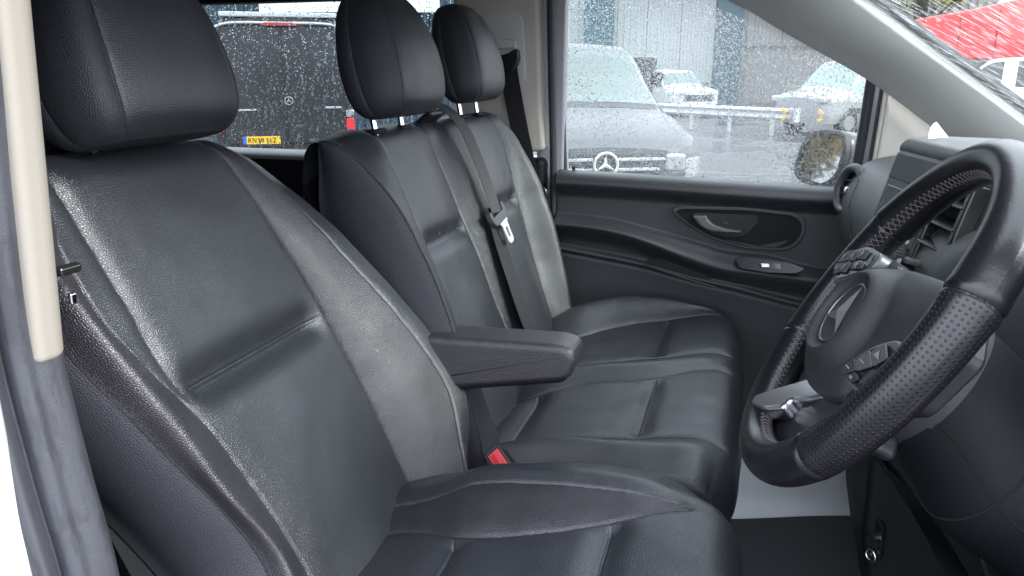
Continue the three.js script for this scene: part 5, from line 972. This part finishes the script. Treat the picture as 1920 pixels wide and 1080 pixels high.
// ---------------------------------------------------------------- vehicles: lofted bodies, x forward from the nose, y up
function vehicle(name, label, category, group, { place, yaw, stations, paint, belt = 0.98, sill = 0.34 }) {
  const t = thing(name, label, category, [place[0], 0, place[1]], group); t.rotation.y = yaw;
  const st = keyed(stations.map(([x, ...r]) => [-x, r]));       // ytop, half width at the top, half width at the belt
  const ring = (u, x) => {
    const [yt, wt, wb] = st(-x), s = u < 0.5 ? 1 : -1, k = u < 0.5 ? u * 2 : (1 - u) * 2, by = Math.min(belt, yt - 0.06);
    const P = [[wb * 0.93, sill], [wb, sill + 0.22], [wb, by - 0.05], [wb * 0.985, by], [mix(wb, wt, 0.5), mix(by, yt, 0.52)], [wt, yt - 0.07], [wt - 0.08, yt - 0.012], [wt * 0.5, yt + 0.012], [0, yt + 0.02]];
    const q = k * (P.length - 1), i = Math.min(P.length - 2, Math.floor(q)), f = q - i; return [mix(P[i][0], P[i + 1][0], f) * s, mix(P[i][1], P[i + 1][1], f)];
  };
  const x0 = stations[0][0], x1 = stations.at(-1)[0];
  const at = (u, x, off = 0) => { const [z, y] = ring(u, x); if (!off) return [x, y, z]; const e = 1e-3, a = ring(u + e, x), b = ring(u - e, x), c = ring(u, x + 0.01), d = ring(u, x - 0.01); const du = V(0, a[1] - b[1], a[0] - b[0]), dx = V(0.02, c[1] - d[1], c[0] - d[0]), n = V().crossVectors(dx, du).normalize(); if (n.y * 0.3 + n.z * Math.sign(z || 1) < 0) n.negate(); return [x + n.x * off, y + n.y * off, z + n.z * off]; };
  const xs = stations.map((s) => s[0]), vs = []; for (let i = 0; i < xs.length - 1; i++) for (let k = 0; k < 6; k++) vs.push(mix(xs[i], xs[i + 1], k / 6)); vs.push(x1);
  const body = toCreasedNormals(grid(96, vs, (u, x) => at(u, x)), 0.6);
  const cap = (x, s) => { const sh = new THREE.Shape(); for (let i = 0; i <= 64; i++) { const [z, y] = ring(i / 64, x); i ? sh.lineTo(z, y) : sh.moveTo(z, y); } const g = new THREE.ShapeGeometry(sh); onAxes(g, [x, 0, 0], [0, 0, 1], [0, 1, 0], [-1, 0, 0]); return g; };
  part('body', [body, cap(x0), cap(x1)], paint, t, { local: true });
  const patch = (nm, mat, xa, xb, ua, ub, off = 0.006, lab) => part(nm, grid(16, 16, (u, v) => at(mix(ua, ub, u), mix(typeof xa === 'function' ? xa(u) : xa, typeof xb === 'function' ? xb(u) : xb, v), off)), mat, t, { local: true, label: lab });
  const put = (nm, g, mat, parent = t) => part(nm, g, mat, parent, { local: true });
  const wheel = (x, z, r = 0.34) => { const w = new THREE.CylinderGeometry(r, r, 0.22, 36); w.rotateX(Math.PI / 2); w.translate(x, r, z); const o = put('wheel', w, E.tyre); const h = new THREE.CylinderGeometry(r * 0.62, r * 0.6, 0.235, 24); h.rotateX(Math.PI / 2); h.translate(x, r, z); put('rim', h, E.alloy, o); };
  return { t, at, patch, put, wheel };
}
const vanStations = (L = 5.1, H = 1.91, k = 1) => [[0.03, 0.99, 0.60, 0.66], [-0.06, 1.06, 0.70, 0.79], [-0.25, 1.12, 0.79, 0.90], [-0.55, 1.17, 0.84, 0.955], [-0.92, 1.235, 0.83, 0.965], [-1.35, 1.56 * k, 0.78, 0.965], [-1.72, H - 0.09, 0.745, 0.965], [-2.0, H - 0.02, 0.74, 0.965], [-3.2, H, 0.74, 0.965], [-L + 0.35, H - 0.02, 0.735, 0.96], [-L + 0.05, H - 0.06, 0.72, 0.94], [-L, H - 0.12, 0.69, 0.91]];
{
  const paint = phys(lin(0.075, 0.08, 0.085), 0.45, { metalness: 0.2, clearcoat: 0.22, clearcoatRoughness: 0.15 });
  const { t, patch, put, wheel } = vehicle('grey_van', 'grey van with star badge parked facing us, seen through the far window', 'van', null, { place: [-1.06, -4.80], yaw: -Math.atan2(0.907, 0.42), stations: vanStations().map((q) => (q[0] > -1 ? [q[0], q[1] + (q[0] < -0.5 ? 0.08 : q[0] < -0.1 ? 0.05 : 0.03), q[2], q[3]] : q)), paint });
  patch('windscreen', phys(lin(0.065, 0.095, 0.085), 0.18, { clearcoat: 0.4, clearcoatRoughness: 0.05 }), -0.98, -1.70, 0.30, 0.70);
  patch('wiper_cowl', E.dark, -0.87, -0.975, 0.29, 0.71, 0.005);
  for (const s of [0, 1]) patch('side_window', E.darkGlass, -1.55, -2.3, s ? 0.79 : 0.21, s ? 0.70 : 0.30);
  const wp = (z) => rod([-0.92, 1.25, z], [-1.02, 1.31, z - 0.55], 0.012, 8); put('wiper', wp(0.45), E.dark); put('wiper', wp(-0.05), E.dark);
  // grille, bars, star, lamps, bumper
  const front = (pts, x, d, bev = 0.015) => { const g = extrude(shapeOf(pts, 0.04), d, bev, 3); return onAxes(g, [x, 0, 0], [0, 0, -1], [0, 1, 0], [1, 0, 0]); };
  put('grille', front([[-0.52, 1.00], [0.52, 1.00], [0.46, 0.80], [-0.46, 0.80]], 0.01, 0.03), E.dark);
  for (const y of [0.945, 0.865]) for (const s of [-1, 1]) put('grille_bar', boxAt(0.045, 0.065, y - 0.013, y + 0.013, s > 0 ? 0.10 : -0.5 + (0.945 - y) * 0.6, s > 0 ? 0.5 - (0.945 - y) * 0.6 : -0.10, 0.006), E.galv);
  const ringG = new THREE.TorusGeometry(0.095, 0.012, 10, 40); ringG.rotateY(Math.PI / 2); ringG.translate(0.085, 0.905, 0); const star = starGeometry(0.092, 0.02, 0.02); star.rotateY(Math.PI / 2); star.translate(0.078, 0.905, 0);
  put('badge', [ringG, star], std(lin(0.75), 0.25, { metalness: 0.7 }));
  const lampMat = phys(lin(0.24, 0.25, 0.25), 0.12, { clearcoat: 1 });
  for (const s of [0, 1]) { const u = (a) => (s ? 1 - a : a); patch('headlight', lampMat, 0.02, (k) => -0.46 + 0.16 * k, u(0.100), u(0.142), 0.014); put('headlight_lens', boxAt(-0.02, 0.052, 0.84, 0.985, s ? -0.68 : 0.50, s ? -0.50 : 0.68, 0.03), lampMat); }
  put('bumper', boxAt(-0.34, 0.07, 0.36, 0.78, -0.74, 0.74, 0.16), paint);
  put('lower_grille', boxAt(0.05, 0.09, 0.44, 0.58, -0.6, 0.6, 0.03), E.dark);
  for (const s of [-1, 1]) { wheel(-0.95, s * 0.86); wheel(-4.1, s * 0.86);  }
}
{
  const paint = phys(lin(0.010, 0.012, 0.015), 0.45, { clearcoat: 0.25, clearcoatRoughness: 0.1 });
  const H = 2.42, L = 5.6, st = vanStations(L, H, 1.25).map((s) => [...s]); const last = st.length - 1; st[last] = [-L, H - 0.06, 0.80, 0.98]; st[last - 1] = [-L + 0.08, H - 0.03, 0.82, 0.99]; st[last - 2][2] = 0.83; st[last - 3][2] = 0.83;
  const dir = V(-0.50, 0, -0.866);
  const rear = V(-6.42, 0, -8.62), nose = rear.clone().addScaledVector(dir, L);
  const { t, put, wheel } = vehicle('black_van', 'tall black van seen from behind with yellow number plate', 'van', null, { place: [nose.x, nose.z], yaw: Math.atan2(-dir.z, dir.x), stations: st, paint });
  // the rear face looks along -x; lateral +z is the van's right
  const R = (pts, o, d, bev = 0.01, hole) => { const sh = shapeOf(pts, 0.03); const g = extrude(sh, d, bev, 2); return onAxes(g, [-L - o, 0, 0], [0, 0, 1], [0, 1, 0], [-1, 0, 0]); };
  put('rear_door', R([[-0.86, 0.62], [-0.02, 0.62], [-0.02, 2.26], [-0.80, 2.26]], -0.005, 0.02), paint);
  put('rear_door', R([[0.02, 0.62], [0.86, 0.62], [0.80, 2.26], [0.02, 2.26]], -0.005, 0.02), paint);
  put('roof_edge', boxAt(-L - 0.02, -L + 0.10, H - 0.04, H + 0.03, -0.80, 0.80, 0.02), E.cladWhite);
  put('door_gutter', tube([[-L - 0.035, 2.23, -0.88], [-L - 0.04, 2.285, -0.72], [-L - 0.04, 2.30, 0], [-L - 0.04, 2.285, 0.72], [-L - 0.035, 2.23, 0.88]], 0.022, { seg: 40 }), E.galv);
  put('brake_light', R([[-0.26, 2.26], [0.26, 2.26], [0.20, 2.31], [-0.20, 2.31]], 0.03, 0.03), std(lin(0.25, 0.03, 0.03), 0.3));
  for (const s of [-1, 1]) { const x0 = s > 0 ? 0.86 : -0.98, x1 = s > 0 ? 0.98 : -0.86; put('tail_light', R([[x0, 0.80], [x1, 0.80], [x1, 0.98], [x0, 0.98]], 0.01, 0.03), std(lin(0.65, 0.03, 0.04), 0.3)); put('reversing_light', R([[x0, 0.99], [x1, 0.99], [x1, 1.10], [x0, 1.10]], 0.01, 0.03), E.alloy); wheel(-0.95, s * 0.88); wheel(-L + 1.0, s * 0.88); }
  put('door_handle', R([[-0.78, 1.09], [-0.40, 1.10], [-0.40, 1.125], [-0.78, 1.115]], 0.02, 0.02, 0.004), E.galv);
  put('door_handle', R([[0.56, 1.12], [0.80, 1.12], [0.80, 1.15], [0.56, 1.15]], 0.02, 0.02, 0.004), E.galv);
  const rg = new THREE.TorusGeometry(0.055, 0.007, 8, 32); const sg = starGeometry(0.053, 0.013, 0.01); const badge = merge([rg, sg]); onAxes(badge, [-L - 0.036, 1.235, 0.06], [0, 0, 1], [0, 1, 0], [-1, 0, 0]); put('badge', badge, std(lin(0.35), 0.3, { metalness: 0.5 }));
  const c = document.createElement('canvas'); c.width = 520; c.height = 112; const x = c.getContext('2d'); x.fillStyle = '#d9ad2c'; x.fillRect(0, 0, 520, 112); x.fillStyle = '#2b62b5'; x.fillRect(0, 0, 50, 112); x.fillStyle = '#17171a'; x.font = 'bold 92px sans-serif'; x.fillText('RN19 FLZ', 62, 90, 446);
  const tx = new THREE.CanvasTexture(c); tx.colorSpace = THREE.SRGBColorSpace;
  const pl = new THREE.PlaneGeometry(0.52, 0.112); onAxes(pl, [-L - 0.046, 0.68, -0.36], [0, 0, 1], [0, 1, 0], [-1, 0, 0]); put('number_plate', pl, std(0xffffff, 0.4, { map: tx }));
  put('plate_recess', R([[-0.68, 0.58], [-0.04, 0.58], [-0.04, 0.80], [-0.68, 0.80]], 0.014, 0.014, 0.006), std(lin(0.02), 0.5));
  put('rear_bumper', boxAt(-L - 0.09, -L + 0.1, 0.34, 0.56, -0.97, 0.97, 0.05), E.dark);
}
{
  const paint = phys(lin(0.24, 0.25, 0.26), 0.4, { metalness: 0.2, clearcoat: 0.6, clearcoatRoughness: 0.12 });
  const { patch, put, wheel } = vehicle('silver_van', 'silver grey van side-on at the right of the yard', 'van', null, { place: [1.35, -21.3], yaw: Math.PI + 0.80, stations: vanStations(5.6, 2.0, 1.03), paint });
  for (const s of [0, 1]) { const u = (a) => (s ? 1 - a : a); patch('side_window', E.darkGlass, -1.62, -2.45, u(0.215), u(0.31)); patch('side_window', E.darkGlass, -2.6, -3.6, u(0.215), u(0.31)); patch('quarter_light', phys(lin(0.2, 0.28, 0.25), 0.1), -1.12, -1.55, u(0.215), u(0.275)); patch('rub_strip', E.dark, -0.9, -5.3, u(0.068), u(0.092), 0.012); patch('chrome_line', E.galv, -0.9, -5.3, u(0.115), u(0.122), 0.012); }
  patch('windscreen', phys(lin(0.16, 0.25, 0.22), 0.08), -0.98, -1.70, 0.30, 0.70);
  for (const s of [-1, 1]) { wheel(-0.98, s * 0.86); wheel(-4.3, s * 0.86); put('headlight', boxAt(-0.32, 0.02, 0.86, 1.04, s > 0 ? 0.62 : -0.9, s > 0 ? 0.9 : -0.62, 0.05), E.alloy); }
  put('roof_rack', [boxAt(-4.6, -1.9, 2.05, 2.10, -0.68, -0.62, 0.01), boxAt(-4.6, -1.9, 2.05, 2.10, 0.62, 0.68, 0.01), ...[-2.2, -3.2, -4.2].map((x) => boxAt(x - 0.04, x + 0.04, 1.98, 2.12, -0.68, 0.68, 0.01))], E.galv);
}
{
  const paint = phys(lin(0.5, 0.52, 0.53), 0.35, { clearcoat: 0.5, clearcoatRoughness: 0.1 });
  const st = [[0.03, 0.98, 0.70, 0.78], [-0.15, 1.06, 0.8, 0.90], [-0.95, 1.16, 0.82, 0.92], [-1.25, 1.2, 0.82, 0.92], [-1.75, 1.68, 0.66, 0.92], [-2.0, 1.76, 0.64, 0.92], [-2.9, 1.76, 0.64, 0.92], [-3.05, 1.70, 0.64, 0.92], [-3.12, 1.10, 0.85, 0.92], [-5.0, 1.08, 0.85, 0.92], [-5.1, 1.05, 0.85, 0.9]];
  const { patch, put, wheel } = vehicle('white_pickup', 'small white pickup truck parked in front of the warehouse', 'pickup', null, { place: [-1.75, -29.6], yaw: -Math.atan2(0.86, 0.5), stations: st, paint });
  patch('windscreen', phys(lin(0.1, 0.15, 0.14), 0.1), -1.30, -1.74, 0.29, 0.71, 0.01);
  for (const s of [0, 1]) { const u = (a) => (s ? 1 - a : a); patch('side_window', E.darkGlass, -1.7, -2.7, u(0.22), u(0.31), 0.01); }
  put('grille', boxAt(0.02, 0.08, 0.62, 0.86, -0.62, 0.62, 0.03), E.dark);
  for (const s of [-1, 1]) { put('headlight', boxAt(0.0, 0.07, 0.84, 0.98, s > 0 ? 0.5 : -0.8, s > 0 ? 0.8 : -0.5, 0.04), E.alloy); wheel(-0.85, s * 0.8); wheel(-4.1, s * 0.8); put('wing_mirror', boxAt(-1.5, -1.35, 1.12, 1.3, s > 0 ? 0.93 : -1.12, s > 0 ? 1.12 : -0.93, 0.03), E.dark); }
}
{
  // a dark skip or container just left of the pickup
  const t = thing('dark_container', 'dark metal container left of the white pickup', 'container', [-4.6, 0, -31]);
  part('box', boxAt(-5.2, -3.75, 0.1, 2.25, -33, -31, 0.04), E.dark, t); part('lid', boxAt(-5.25, -3.7, 2.25, 2.33, -33.05, -30.95, 0.03), E.cladGrey, t);
}
{
  // red lorry beyond, through the windscreen, and a white car before it
  const t = thing('red_lorry', 'large red lorry body seen through the wet windscreen', 'lorry', [9, 0, -31]);
  const s = shapeOf([[3.4, 2.1], [4.2, 3.0], [5.4, 3.45], [7.2, 3.75], [10.5, 4.5], [16, 4.9], [16, 2.1]], 0.3); const g = extrude(s, 2.4, 0.08, 4, 10); g.translate(0, 0, -32); part('body', g, phys(lin(0.62, 0.03, 0.035), 0.4, { clearcoat: 0.6 }), t);
  for (let i = 0; i < 10; i++) { const x = 4.6 + i * 1.15, y1 = x < 5.4 ? 3.2 : x < 7.2 ? 3.5 : x < 10.5 ? 3.75 : 4.5; part('curtain_strap', boxAt(x - 0.03, x + 0.03, 2.05, y1, -29.56, -29.5, 0.01), std(lin(0.30, 0.015, 0.02), 0.6), t); }
  part('chassis', boxAt(4.2, 16, 0.7, 2.0, -31.6, -30.2, 0.05), E.cladGrey, t);
  for (const x of [5.2, 11.5, 13]) for (const z of [-31.7, -29.7]) { const w = new THREE.CylinderGeometry(0.5, 0.5, 0.3, 28); w.rotateX(Math.PI / 2); w.translate(x, 0.5, z); part('wheel', w, E.tyre, t); }
  const paint = phys(lin(0.60, 0.62, 0.63), 0.3, { clearcoat: 1 });
  const { patch, put, wheel } = vehicle('white_estate_van', 'pale van in front of the red lorry, seen low through the windscreen', 'van', null, { place: [4.35, -22.4], yaw: Math.PI - 0.26, stations: vanStations(5.2, 2.02, 1.03), paint });
  for (const s2 of [0, 1]) { const u = (a) => (s2 ? 1 - a : a); patch('side_window', E.darkGlass, -1.30, -2.05, u(0.225), u(0.31)); patch('side_window', E.darkGlass, -2.35, -3.6, u(0.225), u(0.31)); }
  for (const s2 of [-1, 1]) { wheel(-0.98, s2 * 0.86); wheel(-4.1, s2 * 0.86); }
}
// ---------------------------------------------------------------- crash barrier
{
  const t = thing('crash_barrier', 'galvanised crash barrier with rounded end and yellow markers across the yard', 'barrier', [-0.6, 0, -22]);
  const A = V(-6.5, 0, -27.0), B = V(1.2, 0, -20.45), ex = B.clone().sub(A).normalize(), ez = V().crossVectors(ex, V(0, 1, 0)), len = A.distanceTo(B);
  const w = [[0, 0.74], [0.02, 0.73], [0.07, 0.68], [0.07, 0.65], [0.02, 0.60], [0.02, 0.55], [0.07, 0.50], [0.07, 0.47], [0.02, 0.42], [0, 0.41]];
  const rail = grid(36, 60, (u, v) => { const q = u * (w.length - 1), i = Math.min(w.length - 2, Math.floor(q)), f = q - i, d = mix(w[i][0], w[i + 1][0], f), y = mix(w[i][1], w[i + 1][1], f); return A.clone().addScaledVector(ex, v * len).addScaledVector(ez, d).setY(y).toArray(); });
  part('rail', rail, E.galv, t);
  for (let i = 0; i < 7; i++) { const p = A.clone().addScaledVector(ex, len * (i + 0.4) / 6.8); const g = rbox(0.11, 0.72, 0.11, 0.01); g.translate(p.x, 0.36, p.z); part('post', g, E.galv, t); }
  const e = new THREE.CylinderGeometry(0.17, 0.17, 0.36, 28, 1, true, 0, Math.PI * 1.2); e.translate(B.x + 0.05, 0.575, B.z); part('rounded_end', e, E.galv, t);
  for (const d of [-0.05, -0.85]) { const p = B.clone().addScaledVector(ex, d < -0.5 ? 0.85 : -0.25); for (const y of [0.68, 0.5]) { const g = rbox(0.16, 0.09, 0.03, 0.01); g.rotateZ(y > 0.6 ? -0.6 : 0.6); g.rotateY(-Math.atan2(ex.z, ex.x)); g.translate(p.x, y, p.z + 0.12); part('yellow_marker', g, M.yellow, t); } }
}
// ---------------------------------------------------------------- autumn trees
{
  const leafGeo = (() => { const s = new THREE.Shape(); s.moveTo(0, -0.5); s.quadraticCurveTo(0.42, -0.1, 0, 0.5); s.quadraticCurveTo(-0.42, -0.1, 0, -0.5); return new THREE.ShapeGeometry(s, 3); })();
  const leafMat = std(lin(1), 0.9);
  const tree = (label, [x, z], h, r, n, tint, sd) => {
    seed(sd); const t = thing('autumn_tree', label, 'tree', [x, 0, z], null);
    const limbs = [tube([[x, 0, z], [x + 0.1, h * 0.3, z], [x - 0.1, h * 0.55, z + 0.1]], 0.22, { seg: 12, rad: 10 })]; const tips = [];
    for (let i = 0; i < 14; i++) { const a = rnd() * 6.28, y0 = h * (0.3 + 0.3 * rnd()), R = r * (0.5 + 0.5 * rnd()), tip = [x + Math.cos(a) * R, y0 + h * (0.12 + 0.3 * rnd()), z + Math.sin(a) * R]; tips.push(tip); limbs.push(tube([[x, y0, z], [mix(x, tip[0], 0.5), mix(y0, tip[1], 0.6), mix(z, tip[2], 0.5)], tip], 0.06, { seg: 8, rad: 6 })); }
    part('trunk', limbs, std(lin(0.06, 0.045, 0.03), 0.9), t);
    const clumps = []; for (let i = 0; i < 60; i++) { const b = tips[Math.floor(rnd() * tips.length)], k = rnd(); clumps.push([mix(x, b[0], 0.4 + 0.7 * k) + (rnd() - 0.5) * r * 0.5, mix(h * 0.6, b[1], 0.3 + 0.7 * k) + (rnd() - 0.3) * h * 0.25, mix(z, b[2], 0.4 + 0.7 * k) + (rnd() - 0.5) * r * 0.5, 0.35 + 0.5 * rnd(), rnd()]); }
    const im = new THREE.InstancedMesh(leafGeo, leafMat, n), m = new THREE.Matrix4(), q = new THREE.Quaternion();
    for (let i = 0; i < n; i++) { const c = clumps[i % clumps.length], u = rnd() * 2 - 1, th = rnd() * 6.28, s = Math.sqrt(1 - u * u), d = c[3] * Math.cbrt(rnd()); q.setFromEuler(new THREE.Euler(rnd() * 6.28, rnd() * 6.28, rnd() * 6.28)); const sc = 0.2 + 0.14 * rnd(); m.compose(V(c[0] + d * s * Math.cos(th) - x, c[1] + d * u * 0.8, c[2] + d * s * Math.sin(th) - z), q, V(sc, sc, sc)); im.setMatrixAt(i, m); const k = 0.6 + 0.5 * c[4] + 0.2 * rnd(); im.setColorAt(i, lin(tint[0] * k, tint[1] * k * (0.85 + 0.3 * rnd()), tint[2] * k)); }
    im.name = 'crown'; im.userData.kind = 'stuff'; im.castShadow = im.receiveShadow = true; t.add(im);
  };
  tree('tall yellow-green autumn tree rising above the red lorry at left', [7.6, -40], 9, 3.4, 15000, [0.40, 0.40, 0.11], 71);
  tree('brown and green autumn tree behind the red lorry at right', [14.5, -41], 10, 4.0, 15000, [0.24, 0.17, 0.07], 72);
  tree('yellow autumn tree far behind the vans, reflected in the door mirror', [-16, -2.6], 5.2, 3.8, 12000, [0.42, 0.30, 0.05], 73);
}
// ---------------------------------------------------------------- rain on the glass: small lenses of water standing on the outer faces
{
  const cap = (() => { const g = new THREE.SphereGeometry(1, 12, 5, 0, Math.PI * 2, 0, Math.PI / 2), b = new THREE.CircleGeometry(1, 12); b.rotateX(Math.PI / 2); return mergeVertices(merge([g, b])); })();
  const drops = (parent, n, place, sd) => {
    seed(sd); const im = new THREE.InstancedMesh(cap, M.water, n), m = new THREE.Matrix4();
    let k = 0; for (let i = 0; i < n * 3 && k < n; i++) { const d = place(rnd); if (!d) continue; m.makeBasis(V(...d.x).multiplyScalar(d.rx), V(...d.n).multiplyScalar(d.h), V(...d.y).multiplyScalar(d.ry)).setPosition(...d.p); im.setMatrixAt(k++, m); }
    im.count = k; im.name = 'rain_drops'; im.userData.kind = 'stuff'; const p = parent.position; im.position.set(-p.x, -p.y, -p.z); parent.add(im);
  };
  const X = [1, 0, 0], Yn = [0, -1, 0], out = [0, 0, -1];
  const sx = [-1, 0, 0];
  const top = (x) => (x < -0.3 ? 1.86 : mix(1.86, 1.60, (x + 0.3) / 0.6));
  drops(door, 30000, (r) => { const x = mix(-0.51, 0.29, r()), y = mix(1.31, 1.86, r()); if (y > top(x)) return null; const s = 0.0007 + 0.0012 * r() ** 2.2 * (1 + 0.5 * noise3(x * 9, y * 9, 2)); return { p: [x, y, -0.8575], x: sx, y: Yn, n: out, rx: s * (0.9 + 0.3 * r()), ry: s * (0.95 + 0.35 * r()), h: s * 0.28 }; }, 5);
  const rear = scene.children.find((o) => o.name === 'rear_side_window');
  const runs = []; seed(9); for (let i = 0; i < 150; i++) runs.push([mix(-2.1, -0.8, rnd()), mix(1.4, 1.84, rnd()), 0.08 + 0.4 * rnd()]);
  drops(rear, 11000, (r) => { let x, y; if (r() < 0.38) { const q = runs[Math.floor(r() * runs.length)]; y = q[1] - q[2] * r(); x = q[0] - 0.12 * (q[1] - y) + 0.006 * (r() - 0.5) + 0.006 * Math.sin(y * 40 + q[0] * 50); if (y < 1.365) return null; } else { x = mix(-2.12, -0.74, r()); y = mix(1.365, 1.84, r()); } const s = 0.0009 + 0.0019 * r() ** 2.4; return { p: [x, y, -0.8535], x: sx, y: Yn, n: out, rx: s, ry: s * (1 + 0.5 * r()), h: s * 0.42 }; }, 6);
  // streaks of swept water on the windscreen
  const ws = scene.children.find((o) => o.name === 'windscreen');
  drops(ws, 2200, (r) => { const z = mix(-0.70, 0.1, r()), v = mix(0.12, 0.95, r()), f = (z2, v2) => { const bow = 0.05 * (1 - ((z2 - 0.02) / 0.74) ** 2); return V(mix(-0.06, 0.98, v2) + bow * 0.57, mix(1.945, 1.215, v2) + bow * 0.8 + 0.012 * Math.sin(Math.PI * v2), z2); }; const p = f(z, v), a = f(z + 0.01, v).sub(p).normalize(), b = f(z, v + 0.01).sub(p).normalize(), n = V().crossVectors(b, a).normalize(); if (n.y < 0) n.negate(); const th = 0.55 + 0.5 * noise3(z * 3, v * 3, 4) + 0.25 * (r() - 0.5), d = a.clone().multiplyScalar(Math.sin(th)).addScaledVector(b, Math.cos(th)).normalize(), e = V().crossVectors(d, n).normalize(); p.addScaledVector(n, 0.002); const L = 0.004 + 0.03 * r() ** 2, w = 0.0006 + 0.0007 * r(); return { p: p.toArray(), x: e.toArray(), y: d.toArray(), n: n.toArray(), rx: w, ry: L, h: w * 0.32 }; }, 7);
}
renderer.render(scene, camera);
